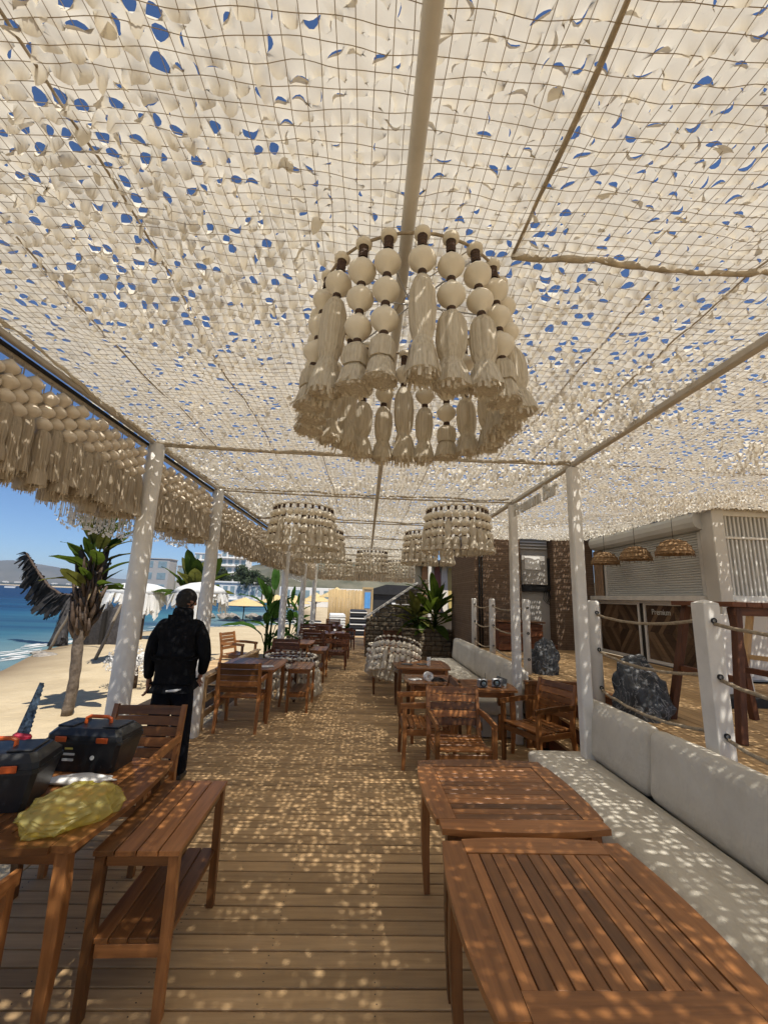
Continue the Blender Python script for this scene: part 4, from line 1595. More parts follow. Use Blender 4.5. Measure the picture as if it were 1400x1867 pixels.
pr_ = [(WX + .03, 2.99), (WX - .10, 2.99), (WX - .17, 3.03), (WX - .20, 3.10), (WX - .20, 3.18), (WX - .17, 3.24), (WX + .03, 3.25)]
v = [(x, 6.2, z) for x, z in pr_] + [(x, 9.3, z) for x, z in pr_]
f = [(i, i + 1, 8 + i, 7 + i) for i in range(6)] + [tuple(range(7))[::-1], tuple(range(7, 14))]
MB().add(v, f).build("shutter_box", "shutter_grey", bar)
v, f = [], []
for i in range(25):
    y = 9.10 + .34 * i / 24
    v += [(WX - .03 + .022 * math.sin(i * 1.6), y, 1.99), (WX - .03 + .022 * math.sin(i * 1.6), y, 2.97)]
for i in range(24):
    f.append((i * 2, i * 2 + 2, i * 2 + 3, i * 2 + 1))
MB().add(v, f, 0, True).build("curtain", "curtain_tan", bar)
# corner pillar and louvred wing that faces the terrace
MB().box((WX - .06, 6.0, RZ), (WX + .13, 6.26, 3.342), .008).build("corner_pillar", "off_white_wall", bar)
LY = 6.10
wing_b = MB().box((WX + .132, LY + .06, RZ), (8.6, LY + .12, 3.342)).build("louvre_screen", "dark_gap", bar)
for z0, z1 in ((1.93, 2.0), (2.84, 2.875), (3.19, 3.34)):
    MB().box((WX + .133, LY - .02, z0), (8.6, LY + .05, z1), .004).build("louvre_rail", "white_paint", wing_b)
x = WX + .16
me1 = MB().box((0, LY + .0, 2.002), (.032, LY + .04, 2.838), .003).mesh("louvre_slat", "shutter_grey")
me2 = MB().box((0, LY + .0, 2.877), (.032, LY + .04, 3.188), .003).mesh("louvre_slat", "shutter_grey")
while x < 8.5:
    link("louvre_slat", me1, wing_b, (x, 0, 0))
    link("louvre_slat", me2, wing_b, (x, 0, 0))
    x += .066
MB().box((WX + .133, LY - .14, 1.86), (8.6, LY - .021, 1.93), .005).build("wing_counter", "white_paint", bar)
for x0, x1 in ((WX + .17, WX + 1.35), (WX + 1.42, WX + 2.7)):
    fr = .05
    back = MB().box((x0 + .01, LY + .0585, RZ + .03), (x1 - .01, LY + .0597, 1.85)).build("counter_panel", "dark_gap", bar)
    for lo, hi in (((x0, RZ + .02), (x0 + fr, 1.855)), ((x1 - fr, RZ + .02), (x1, 1.855)), ((x0 + fr + .001, RZ + .02), (x1 - fr - .001, RZ + .07)), ((x0 + fr + .001, 1.82), (x1 - fr - .001, 1.855))):
        MB().box((lo[0], LY + .02, lo[1]), (hi[0], LY + .059, hi[1]), .004).build("panel_frame", "white_paint", back)
    chevron(back, x1 - x0 - 2 * fr, 1.74 - RZ, Vector((x0 + fr, LY + .058, RZ + .075)), Vector((1, 0, 0)), Vector((0, 0, 1)), Vector((0, -1, 0)), int(x0 * 10))


def letters(parent, txt, size, loc, rot, mat, ext=.004, name="letter"):
    """each letter a mesh of its own, laid along the local x axis"""
    dg = None
    M = Matrix.Translation(loc) @ rot.to_4x4()
    x = 0.0
    for chx in txt:
        if chx == " ":
            x += size * .30
            continue
        cu = bpy.data.curves.new(name, 'FONT')
        cu.body = chx
        cu.size = size
        cu.extrude = ext
        tmp = bpy.data.objects.new("tmp_letter", cu)
        COL.objects.link(tmp)
        bpy.context.view_layer.update()
        me = bpy.data.meshes.new_from_object(tmp.evaluated_get(bpy.context.evaluated_depsgraph_get()))
        bpy.data.objects.remove(tmp)
        bpy.data.curves.remove(cu)
        xs = [v.co.x for v in me.vertices]
        me.materials.clear()
        me.materials.append(MATS[mat])
        me.name = name
        o = link(name, me, parent)
        o.matrix_local = M @ Matrix.Translation((x - min(xs), 0, 0))
        x += max(xs) - min(xs) + size * .07
    return x


ROT_MX = (Matrix.Rotation(rad(-90), 3, 'Z') @ Matrix.Rotation(rad(90), 3, 'X'))
# lettering on the second counter panel, read from the terrace (facing -X)
letters(bar, "Premium", .14, (WX - .006, 7.62, 1.66), ROT_MX, "pale_print", .002, "panel_letter")
sg = thing("hanging_sign", "grey cut-out letters hung under the beam between two white posts", "sign", (RX - .045, 5.66, 2.955))
letters(sg, "Premium Bar", .262, (0, 0, 0), ROT_MX, "shutter_grey", .012)
MB().box((-.010, -1.42, .206), (.010, .0, .226), .002).build("sign_bar", "shutter_grey", sg)

# brick house with the electrics niche
bh = thing("brick_house", "brown thin-brick house with a recessed grey niche beside the bar", "building")
BY = 9.5
MB().box((2.42, BY, RZ - 1.2), (3.47, BY + 2.6, 3.34)).build("brick_wall", "brick_cladding", bh)
MB().box((4.24, BY, RZ - .02), (4.78, BY + .6, 3.34)).build("brick_wall", "brick_cladding", bh)
MB().box((3.472, BY + .32, RZ - .02), (4.238, BY + .4, 3.34)).build("niche_wall", "plaster_grey", bh)
MB().box((4.782, BY + .06, RZ - .02), (5.19, BY + .4, 3.34)).build("shaded_wall", "brick_cladding", bh)
MB().box((2.40, BY - .02, 3.342), (5.15, BY + 2.6, 3.46), .01).build("roof", "plaster_grey", bh)
MB().tube([(2.52, BY - .03, RZ), (2.52, BY - .03, 3.3)], .018, 8).build("drain_pipe", "black_paint", bh)
MB().tube([(2.58, BY - .03, RZ), (2.58, BY - .03, 3.3)], .014, 8).build("drain_pipe", "black_paint", bh)
for i in range(4):
    MB().box((3.50, BY + .25, 3.03 + i * .072), (4.20, BY + .315, 3.065 + i * .072), .003).build("vent_slat", "shutter_grey", bh)
MB().box((3.48, BY - .04, RZ + .001), (4.23, BY + .3, RZ + .10), .004).build("niche_plinth", "dark_wood_x", bh)
cab = thing("electric_cabinet", "grey wall cabinet with white door and loose black cables in the niche", "cabinet", (3.90, BY + .30, 2.2))
MB().box((-.33, -.10, 0), (.27, .015, .68), .008).build("case", "plaster_grey", cab)
MB().box((-.26, -.115, .34), (.10, -.101, .64), .004).build("door", "white_plastic", cab)
MB().box((.275, -.08, -.12), (.36, .015, .62), .004).build("cable_duct", "black_paint", cab)
MB().box((-.30, -.07, -.16), (.274, .015, -.005), .004).build("terminal_box", "black_paint", cab)
MB().box((-.36, -.06, .1), (-.335, .0, .35), .003).build("light_strip", "white_plastic", cab)
for k in range(3):
    MB().tube([(.20 + .05 * k, -.05, -.16), (.17 + .05 * k, -.06, -.32), (.25 + .05 * k, -.06, -.42 - .03 * k), (.31 + .02 * k, -.05, -.3), (.31, -.04, -.13)], .008, 6).build("cable", "black_paint", cab)
ch = thing("wooden_chest", "brown slatted wooden chest against the brick house", "chest", (3.2, 9.08, RZ))
for i in range(4):
    MB().box((-.46, -.24, .03 + i * .135), (.46, -.215, .155 + i * .135), .004).build("slat", "dark_wood_x", ch)
MB().box((-.44, -.21, .02), (.44, .25, .56), .004).build("box", "dark_wood_x", ch)
MB().box((-.50, -.28, .575), (.50, .28, .61), .006).build("lid", "teak_x", ch)

# rattan pendant lamps by the shutter
for i, (py, lab) in enumerate(((6.36, "rattan dome pendant lamp nearest the corner pillar"), (7.32, "middle rattan dome pendant lamp before the shutter"), (8.30, "rattan dome pendant lamp deepest, by the brown curtain"))):
    lp = thing("pendant_lamp", lab, "lamp", (4.75, py, 2.60), 0, "rattan pendant lamps")
    rr = random.Random(i)
    prof = [(.03, .24), (.10, .228), (.17, .19), (.225, .12), (.255, .04), (.262, 0.0), (.25, .0), (.24, .04), (.16, .175), (.03, .22)]
    MB().lathe(prof, 28, 0, False, [1 + rr.uniform(-.015, .015) for _ in range(28)]).build("shade", "rattan", lp)
    for z, r in ((.19, .172), (.12, .228), (.04, .258)):
        ring_mb(r, .007, 28).build("rib", "rattan", lp, (0, 0, z))
    m = MB()
    for k in range(70):
        a = rr.uniform(0, 6.283)
        m.tube([(.258 * math.cos(a), .258 * math.sin(a), .01), (.264 * math.cos(a), .264 * math.sin(a), -rr.uniform(.015, .05))], .003, 3)
    m.build("frayed_hem", "rattan", lp)["kind"] = "stuff"
    MB().tube([(0, 0, .23), (0, 0, .66)], .004, 5).build("flex", "black_paint", lp)

# ------------------------------------------------------------------ rope fence
rope_f = thing("rope_fence", "white post and rope fence along the edge of the raised deck", "fence")
FX = 2.345
FP = [1.45, 2.90, 4.37, 6.25, 7.95, 9.28]
for y in FP:
    if y < 4:
        m = MB().box((FX - .058, y - .058, RZ - .25 * 0), (FX + .058, y + .058, 1.83), .004)
        m.build("post", "white_paint", rope_f)
        MB().lathe([(.078, 0.0), (.078, .006), (.01, .028)], 4, 0, False).xform(Matrix.Translation((FX, y, 1.8305)) @ Matrix.Rotation(rad(45), 4, 'Z')).build("post_cap", "white_paint", rope_f)
    else:
        MB().tube([(FX, y, RZ), (FX, y, 1.82), (FX, y, 1.84)], [.055, .055, .045], 16).build("post", "white_paint", rope_f)
for i in range(len(FP) - 1):
    if i == 2:
        continue
    for z, sg_ in ((1.72, .055), (1.36, .06), (1.00, .07)):
        n = 16
        a, b = FP[i] + .055, FP[i + 1] - .055
        P = []
        for k in range(n + 1):
            t = k / n
            P.append((FX + .008 * math.sin(k * 2.1), a + (b - a) * t, z - sg_ * 4 * t * (1 - t) - .02 * t))
        MB().tube(P, [.0115 + .0015 * (k % 2) for k in range(n + 1)], 8).build("rope", "rope", rope_f)
for y in FP:
    for z in (1.72, 1.36, 1.00):
        for s in (-1, 1):
            MB().lathe([(.011, 0), (.019, 0), (.019, .012), (.011, .012)], 10, 0, False).xform(Matrix.Translation((FX, y + s * .057, z)) @ Matrix.Rotation(-s * rad(90), 4, 'X')).build("eyelet", "black_paint", rope_f)


# ------------------------------------------------------------------ rocks
def rock_mesh(sx, sy, sz, seed, n=3, cut=8, rough=.06, jag=0.0):
    import bmesh
    from mathutils import noise as mnoise
    bm = bmesh.new()
    bmesh.ops.create_icosphere(bm, subdivisions=n, radius=1.0)
    rr = random.Random(seed)
    planes = []
    for i in range(cut):
        d = Vector((rr.uniform(-1, 1), rr.uniform(-1, 1), rr.uniform(-.6, 1))).normalized()
        planes.append((d, rr.uniform(.58, .85)))
    for vv in bm.verts:
        p = vv.co.copy()
        for d, k in planes:
            e = p.dot(d) - k
            if e > 0:
                p -= d * e
        q = p.normalized()
        p *= 1 + rough * math.sin(q.x * 9 + seed) * math.sin(q.y * 8 + 1) * math.sin(q.z * 11 + 2) + rr.uniform(-.4, .4) * rough * .4
        if jag:
            p *= 1 + jag * (abs(mnoise.noise(q * 2.1 + Vector((seed, 0, 0)))) - .2) * 1.6 + jag * .35 * mnoise.noise(q * 6.3)
            p.x *= 1 - .28 * p.z
        vv.co = Vector((p.x * sx, p.y * sy, p.z * sz))
    me = bpy.data.meshes.new("rock")
    bm.to_mesh(me)
    bm.free()
    return me


def rock(label, loc, s, seed, mat="rock_dark", group=None, rz=0.0, n=4):
    me = rock_mesh(s[0], s[1], s[2], seed, n, 9, .05, .20)
    me.materials.append(MATS[mat])
    o = link("rock", me, None, loc, (0, 0, rz))
    tag(o, label, "rock", group)
    return o


rock("broad dark marbled boulder behind the near bench", (2.66, 4.16, RZ + .13), (.30, .26, .42), 3, rz=.4)
rock("tall dark marbled boulder behind the post by the stair", (2.60, 6.35, RZ + .16), (.21, .22, .42), 12, rz=1.0)


# ------------------------------------------------------------------ high bar tables on the raised deck
def high_table(label, loc, rz, W=.8, D=.72, h=1.06, mat="dark_wood"):
    t = thing("bar_table", label, "bar table", loc, rz, "high bar tables on the raised deck")
    for i in range(5):
        MB().box((-W / 2 + i * W / 5 + .003, -D / 2, h - .04), (-W / 2 + (i + 1) * W / 5 - .003, D / 2, h), .003).build("top_plank", mat + "_y", t)
    for sx in (-1, 1):
        for sy in (-1, 1):
            MB().bar((sx * (W / 2 - .10), sy * (D / 2 - .07), h - .041), (sx * (W / 2 + .08), sy * (D / 2 + .02), 0), .06, .06, (0, 1, 0), .005).build("leg", mat + "_z", t)
        MB().bar((sx * (W / 2 - .02), -D / 2 + .05, .45), (sx * (W / 2 - .02), D / 2 - .05, .45), .05, .05).build("stretcher", mat + "_y", t)
    MB().box((-W / 2 + .05, -D / 2 + .04, h - .11), (W / 2 - .05, -D / 2 + .065, h - .042), .003).build("apron", mat + "_x", t)
    return t


high_table("reddish brown high bar table behind the nearest rope post", (3.27, 3.72, RZ), 0.05, .66, .66)
high_table("pale high bar table by the louvred wing, cut off by the frame", (5.0, 4.9, RZ), 0.3, .7, .7, 1.0, "deck_wood")
sb = thing("menu_board", "white menu board leaning under the high bar table", "board", (4.0, 4.6, RZ), 0.1)
MB().box((-.2, -.012, .12), (.2, .012, .95), .004).xform(Matrix.Rotation(rad(-8), 4, 'X')).build("panel", "white_paint", sb)
MB().box((-.23, -.1, 0), (.23, .1, .1), .005).build("foot", "black_paint", sb)
# ================================================================== PERSON
def skin_mesh(name, verts, edges, radii, mat, sub=2, root=0):
    me = bpy.data.meshes.new(name)
    me.from_pydata(verts, edges, [])
    o = bpy.data.objects.new("tmp_skin", me)
    COL.objects.link(o)
    md = o.modifiers.new("skin", 'SKIN')
    md.use_smooth_shade = True
    if not me.skin_vertices:
        bpy.context.view_layer.objects.active = o
    for i, r in enumerate(radii):
        sv = me.skin_vertices[0].data[i]
        sv.radius = r if hasattr(r, '__len__') else (r, r)
        sv.use_root = (i == root)
    ss = o.modifiers.new("sub", 'SUBSURF')
    ss.levels = ss.render_levels = sub
    bpy.context.view_layer.update()
    m2 = bpy.data.meshes.new_from_object(o.evaluated_get(bpy.context.evaluated_depsgraph_get()))
    bpy.data.objects.remove(o)
    bpy.data.meshes.remove(me)
    m2.name = name
    m2.materials.clear()
    m2.materials.append(MATS[mat])
    for p in m2.polygons:
        p.use_smooth = True
    return m2


class Sk:
    def __init__(s):
        s.v, s.e, s.r = [], [], []

    def add(s, p, r, prev=None):
        s.v.append(tuple(p))
        s.r.append(r)
        i = len(s.v) - 1
        if prev is not None:
            s.e.append((prev, i))
        return i

    def chain(s, pts, prev):
        for p, r in pts:
            prev = s.add(p, r, prev)
        return prev


man = thing("person", "person in black hooded top and black trousers standing with back turned", "person", (-1.83, 4.45, 0), rad(4))
# body: one continuous skin surface (head, neck, trunk, arms, hands, legs)
b = Sk()
pel = b.add((0, 0, .95), (.13, .10))
ch_ = b.chain([((0, -.01, 1.12), (.125, .095)), ((0, -.015, 1.30), (.145, .10)), ((0, -.01, 1.43), (.12, .09))], pel)
nk = b.chain([((0, .005, 1.515), (.056, .058)), ((.008, .02, 1.575), (.054, .058))], ch_)
hd = b.chain([((.014, .035, 1.645), (.072, .085)), ((.014, .035, 1.725), (.084, .102)), ((.012, .025, 1.795), (.058, .068))], nk)
HY = rad(-32)


def hrot(x, y, z):
    return (.014 + x * math.cos(HY) - y * math.sin(HY), .035 + x * math.sin(HY) + y * math.cos(HY), z)


b.chain([(hrot(0, .095, 1.665), (.022, .022)), (hrot(0, .118, 1.655), (.013, .013))], hd - 1)       # nose
for sx in (-1, 1):
    b.chain([(hrot(sx * .078, -.005, 1.68), (.012, .022)), (hrot(sx * .092, -.018, 1.685), (.008, .022))], hd - 1)   # ears
b.chain([(hrot(0, .085, 1.60), (.028, .022))], hd - 2)      # chin


def arm(sx, sh, el, wr, palm, fdir, thumb):
    s0 = b.chain([(sh, .05), (el, .042), (wr, (.030, .026))], ch_)
    p0 = b.chain([(palm, (.040, .018))], s0)
    pv, fd = Vector(palm), Vector(fdir).normalized()
    side = Vector((0, 1, 0))
    side = (side - fd * side.dot(fd)).normalized()
    inn = fd.cross(side) * sx
    for k, (off, L) in enumerate(((-.026, .066), (-.009, .078), (.009, .074), (.025, .056))):
        q0 = pv + side * off + fd * .035
        q1 = q0 + fd * L * .45 - inn * -.010
        q2 = q1 + fd * L * .35 + inn * .020
        q3 = q2 + fd * L * .18 + inn * .022
        b.chain([(q0, .0095), (q1, .009), (q2, .0085), (q3, .007)], p0)
    t0 = pv + Vector(thumb) * .035 - fd * .01
    t1 = t0 + (Vector(thumb) + fd * 1.2).normalized() * .032
    b.chain([(t0, .011), (t1, .010), (t1 + fd * .026, .008)], p0)


arm(-1, (-.17, 0, 1.42), (-.240, -.015, 1.17), (-.258, .045, .955), (-.262, .06, .885), (.05, .12, -1), (.25, .9, -.2))
arm(1, (.17, 0, 1.42), (.27, -.03, 1.18), (.215, .12, 1.00), (.19, .16, .955), (-.35, .35, -.85), (-.5, .6, -.2))
for sx, fy in ((-1, -.05), (1, .05)):
    b.chain([((sx * .085, 0, .86), .075), ((sx * .095, fy * .6 + .02, .48), .055), ((sx * .10, fy, .10), .038), ((sx * .105, fy + .12, .045), .035)], pel)
link("body", skin_mesh("body", b.v, b.e, b.r, "skin"), man)
# hooded top
h = Sk()
p0 = h.add((0, -.005, 1.02), (.192, .152))
hb = h.chain([((0, .0, .93), (.188, .148)), ((0, .0, .84), (.182, .144))], p0)
c1 = h.chain([((0, -.015, 1.15), (.192, .148)), ((0, -.022, 1.30), (.198, .145)), ((0, -.02, 1.41), (.165, .115))], p0)
c2 = h.chain([((0, -.005, 1.485), (.105, .090)), ((.004, -.004, 1.575), (.112, .106)), ((.006, .0, 1.645), (.092, .094))], c1)
h.chain([((0, -.080, 1.50), (.11, .060)), ((0, -.115, 1.41), (.085, .040))], c1)
for sx, el, wr in ((-1, (-.250, -.022, 1.17), (-.264, .045, .935)), (1, (.272, -.04, 1.17), (.215, .12, .985))):
    h.chain([((sx * .165, -.01, 1.425), .088), ((sx * .215, -.012, 1.34), .082), (el, .062), (((el[0] + wr[0]) / 2, (el[1] + wr[1]) / 2, (el[2] + wr[2]) / 2), .056), (wr, .046)], c1)
link("hooded_top", skin_mesh("hooded_top", h.v, h.e, h.r, "clothes_black"), man)
t = Sk()
q = t.add((0, 0, .93), (.168, .132))
t.chain([((0, 0, 1.00), (.15, .12))], q)
for sx, fy in ((-1, -.05), (1, .05)):
    t.chain([((sx * .085, 0, .84), (.108, .118)), ((sx * .095, fy * .3, .65), (.098, .105)), ((sx * .10, fy * .6 + .01, .46), (.090, .095)), ((sx * .105, fy * .8, .25), (.086, .090)), ((sx * .107, fy, .075), (.082, .090))], q)
link("trousers", skin_mesh("trousers", t.v, t.e, t.r, "trouser_black"), man)
for sx, fy in ((-1, -.05), (1, .05)):
    s = Sk()
    a = s.add((sx * .107, fy - .045, .048), (.045, .047))
    s.chain([((sx * .108, fy + .05, .045), (.047, .044)), ((sx * .112, fy + .15, .036), (.048, .034)), ((sx * .113, fy + .20, .030), (.036, .026))], a)
    link("shoe", skin_mesh("shoe", s.v, s.e, s.r, "black_plastic"), man)
# pale hem of the shirt under the top
MB().tube([(-.02, -.146, .862), (.06, -.148, .869), (.13, -.120, .882)], [.008, .014, .008], 8).build("shirt_hem", "paper_white", man)
hr = MB()
vv, ff = [], []
nu, nv = 22, 12
for j in range(nv + 1):
    ph = math.pi * .68 * j / nv
    for i in range(nu):
        th = 2 * math.pi * i / nu
        x, y, z = math.sin(ph) * math.cos(th), math.sin(ph) * math.sin(th), math.cos(ph)
        lo = 1.0 if y < .25 else max(.0, 1 - (y - .25) * 1.2)
        zz = 1.712 + .108 * (z * (1.35 if z < 0 and y < .1 else 1) if z > 0 or lo > .9 else z * lo)
        k = 1 + .02 * math.sin(i * 5.3 + j * 3.1)
        X_, Y_, _ = hrot(x * .089 * k * (1 + .03 * math.sin(th * 9 + j)), y * .108 * k - .010, 0)
        vv.append((X_, Y_, zz))
for j in range(nv):
    for i in range(nu):
        ff.append((j * nu + i, (j + 1) * nu + i, (j + 1) * nu + (i + 1) % nu, j * nu + (i + 1) % nu))
hr.add(vv, ff, 0, True).build("hair", "hair_dark", man)

# ================================================================== THINGS ON THE TABLES
TZ = .731


def toolbox(label, loc, rz, W, D, H, seed=1, pr=True):
    t = thing("toolbox", label, "toolbox", loc, rz, "black plastic toolboxes")
    hb = H * .66

    def frus(x0, y0, x1, y1, z0, z1, bev):
        m = MB()
        r = [((x0, y0), z0), ((x1, y1), z1)]
        v = []
        for (hx, hy), z in r:
            for px, py in ((-hx + bev, -hy), (hx - bev, -hy), (hx, -hy + bev), (hx, hy - bev), (hx - bev, hy), (-hx + bev, hy), (-hx, hy - bev), (-hx, -hy + bev)):
                v.append((px, py, z))
        f = [list(range(8))[::-1], list(range(8, 16))] + [(i, (i + 1) % 8, 8 + (i + 1) % 8, 8 + i) for i in range(8)]
        return m.add(v, f)
    frus(W * .42, D * .40, W * .49, D * .47, 0, hb, .02).build("body", "black_plastic", t)
    frus(W * .50, D * .485, W * .50, D * .485, hb + .0005, hb + .022, .02).build("rim", "black_plastic", t)
    m = frus(W * .49, D * .475, W * .485, D * .47, hb + .0225, H * .86, .022)
    m.build("lid", "black_plastic", t)
    lid = t.children[-1]
    for k in range(7):
        xx = -W * .40 + k * W * .8 / 6
        MB().box((xx - .006, -D * .47, hb * .12), (xx + .006, -D * .43, hb * .94), .002).xform(Matrix.Translation((0, D * .035, 0)) @ Matrix.Rotation(rad(-6.5), 4, 'X')).build("rib", "black_plastic", t)
    frus(W * .484, D * .469, W * .42, D * .36, H * .8605, H, .022).build("lid_top", "black_plastic", lid)
    for sx in (-1, 1):
        MB().box((sx * W * .30 - W * .13, -D * .30, H + .0005), (sx * W * .30 + W * .09, D * .30, H + .009), .004).build("lid_panel", "black_plastic", lid)
    hd_ = [(-W * .17, 0, H + .002), (-W * .165, 0, H + .032), (-W * .12, 0, H + .042), (W * .12, 0, H + .042), (W * .165, 0, H + .032), (W * .17, 0, H + .002)]
    MB().tube(hd_, .011, 8, smooth=False).build("handle", "orange_plastic", lid)
    for sx in (-1, 1):
        MB().box((sx * W * .27 - .035, -D * .515, hb + .012), (sx * W * .27 + .035, -D * .485, H * .84), .006).build("latch", "orange_plastic", lid)
    if pr:
        for k, (wx, mat) in enumerate(((.05, "yellow_print"), (.075, "pale_print"), (.065, "pale_print"))):
            MB().box((-W * .16 - wx / 2, -D * .462 - .004, hb * (.80 - k * .2)), (-W * .16 + wx / 2, -D * .462 - .0005 + .01, hb * (.80 - k * .2) + .012), .001).xform(Matrix.Translation((0, .004 + .0 * k, 0))).build("printed_mark", mat, t)
        MB().lathe([(.0005, -.002), (.012, -.002), (.012, .002), (.0005, .002)], 14, 0, False).xform(Matrix.Translation((W * .16, -D * .458, hb * .55)) @ Matrix.Rotation(rad(84), 4, 'X')).build("round_sticker", "pale_print", t)
    return t


toolbox("black toolbox with orange handle and printed marks at the table's far end", (-1.63, 2.91, TZ), rad(-4), .46, .27, .235)
toolbox("bigger black toolbox cut off by the frame, nearer on the same table", (-1.84, 2.41, TZ), rad(12), .52, .30, .255, 2, False)

# yellow carrier bag: a crumpled, half-inflated film
import bmesh
from mathutils import noise as mn
bm = bmesh.new()
bmesh.ops.create_icosphere(bm, subdivisions=6, radius=1)
for v_ in bm.verts:
    p = v_.co.copy()
    w = Vector((mn.noise(p * 1.3), mn.noise(p * 1.3 + Vector((4, 4, 4))), mn.noise(p * 1.3 + Vector((8, 1, 3))))) * .5
    r1 = 1 - abs(mn.noise((p + w) * 1.5 + Vector((9, 4, 2)))) * 2.2
    r2 = 1 - abs(mn.noise((p + w) * 3.1 + Vector((1, 8, 5)))) * 2.0
    k = 1 + .16 * mn.noise(p * 1.1 + Vector((3, 1, 7))) + .13 * max(0, r1) ** 3 + .05 * max(0, r2) ** 4 - .08
    z = max(p.z * k, -.45)
    v_.co = Vector((p.x * k * .20 + .04 * p.y, p.y * k * .15, (z + .45) * .088))
me = bpy.data.meshes.new("plastic_bag")
bm.to_mesh(me)
bm.free()
for p in me.polygons:
    p.use_smooth = True
me.materials.append(MATS["bag_film"])
bag = link("plastic_bag", me, None, (-1.335, 2.285, TZ + .001), (0, 0, rad(38)))
tag(bag, "crumpled translucent yellow plastic bag on the near end of the toolbox table", "bag")
bm = bmesh.new()
bmesh.ops.create_icosphere(bm, subdivisions=4, radius=1)
for v_ in bm.verts:
    p = v_.co.copy()
    k = 1 + .25 * mn.noise(p * 2.3 + Vector((5, 2, 1)))
    v_.co = Vector((p.x * k * .17, p.y * k * .055, max(0, p.z * k + .3) * .026))
me = bpy.data.meshes.new("white_wrapper")
bm.to_mesh(me)
bm.free()
for p in me.polygons:
    p.use_smooth = True
me.materials.append(MATS["white_plastic"])
tag(link("white_wrapper", me, None, (-1.55, 2.675, TZ + .001), (0, 0, rad(8))), "crumpled white plastic wrapper lying in front of the far toolbox", "wrapper")
saw = thing("hand_saw", "speckled blue grey blade with red grip standing behind the near toolbox", "saw", (-2.03, 2.80, TZ), rad(10))
pts = [(-.036, .0), (.034, .0), (.018, .30), (-.008, .30)]
teeth = []
for i in range(12):
    z = i / 12 * .30
    teeth += [(.034 - .016 * z / .30 + .004, z + .006), (.034 - .016 * (z + .02) / .30 - .002, z + .018)]
poly = [(-.036, 0), (.034, 0)] + teeth + [(.018, .30), (-.008, .30)]
n = len(poly)
m = MB().add([(x, -.0015, z) for x, z in poly] + [(x, .0015, z) for x, z in poly], [list(range(n)), list(range(n, 2 * n))[::-1]] + [(i, n + i, n + (i + 1) % n, (i + 1) % n) for i in range(n)])
m.xform(Matrix.Translation((.03, 0, .19)) @ Matrix.Rotation(rad(9), 4, 'Y')).build("blade", "blade_metal", saw)
MB().box((-.05, -.018, 0.004), (.05, .018, .205), .012).xform(Matrix.Rotation(rad(9), 4, 'Y')).build("grip", "red_plastic", saw)


def gadget(label, loc, rz, tip=0.0):
    t = thing("round_faced_gadget", label, "gadget", loc, rz, "silver gadgets on the table")
    R = Matrix.Translation((0, 0, .0)) @ Matrix.Rotation(tip, 4, 'X')
    MB().box((-.06, -.035, 0), (.06, .035, .105), .012).xform(R).build("case", "steel", t)
    MB().lathe([(.0005, 0), (.034, 0), (.034, .012), (.044, .016), (.044, .0)], 20, 0, False).xform(R @ Matrix.Translation((0, -.036, .055)) @ Matrix.Rotation(rad(90), 4, 'X')).build("round_face", "black_plastic", t)
    MB().lathe([(.0005, .004), (.02, .004), (.026, 0)], 16).xform(R @ Matrix.Translation((0, -.050, .055)) @ Matrix.Rotation(rad(90), 4, 'X')).build("glass_disc", "house_glass", t)
    MB().tube([(.04, .01, .10), (.045, .012, .17)], .003, 5).xform(R).build("aerial", "black_paint", t)
    return t


gadget("silver gadget with round dark face, standing nearer the aisle", (1.50, 5.56, TZ), .15)
gadget("silver gadget with round dark face, tilted beside the bench", (1.70, 5.62, TZ), -.2)
MB_ = MB().box((-.07, -.005, 0), (.07, .005, .10), .003).xform(Matrix.Translation((1.78, 5.70, TZ + .012)) @ Matrix.Rotation(rad(-28), 4, 'X') @ Matrix.Rotation(rad(20), 4, 'Y')).build("tilted_card", "phone_grey")
tag(MB_, "dark grey card propped behind the round faced gadgets", "card")
rl = MB().lathe([(.028, 0), (.058, 0), (.058, .07), (.028, .07), (.028, 0)], 22, 0, False).xform(Matrix.Translation((.86, 5.93, TZ + .058)) @ Matrix.Rotation(rad(90), 4, 'X') @ Matrix.Rotation(.3, 4, 'Y')).build("tape_roll", "white_plastic")
tag(rl, "white roll of tape standing on the table past the armchairs", "roll")
cb = MB().tube([(1.0 + .11 * math.cos(k * .7) * (1 - k * .02), 5.86 + .07 * math.sin(k * .7), TZ + .008 + .0015 * k) for k in range(26)], .007, 6).build("cable_coil", "black_paint")
tag(cb, "coil of black cable beside the white tape roll", "cable")
np_ = MB().box((-.08, -.05, 0), (.08, .05, .012), .004).xform(Matrix.Translation((.70, 5.95, TZ + .001)) @ Matrix.Rotation(.5, 4, 'Z')).build("folded_napkin", "paper_white")
tag(np_, "folded white paper napkin at the aisle edge of the table", "napkin")
gl = MB().lathe([(.001, 0), (.030, 0), (.033, .14), (.030, .14), (.027, .01), (.001, .01)], 18).xform(Matrix.Translation((1.06, 7.15, TZ))).build("drinking_glass", "clear_glass")
tag(gl, "clear straight drinking glass on the table by the far bench", "glass")
for (x, y, rz, lab) in ((.98, 7.30, .3, "dark tablet lying beside the drinking glass"), (.72, 7.25, -.4, "dark phone lying at the aisle end of that table")):
    o = MB().box((-.09, -.07, 0), (.09, .07, .009), .003).xform(Matrix.Translation((x, y, TZ + .001)) @ Matrix.Rotation(rz, 4, 'Z')).build("tablet", "phone_grey")
    tag(o, lab, "tablet")
chandelier("tassel chandelier leaning across two tables by the far bench", (0.62, 8.06, .98), .40, 26, False, None, -.04, .2, G2, 1.0, True, (rad(-18), rad(14), .3), 1.0)
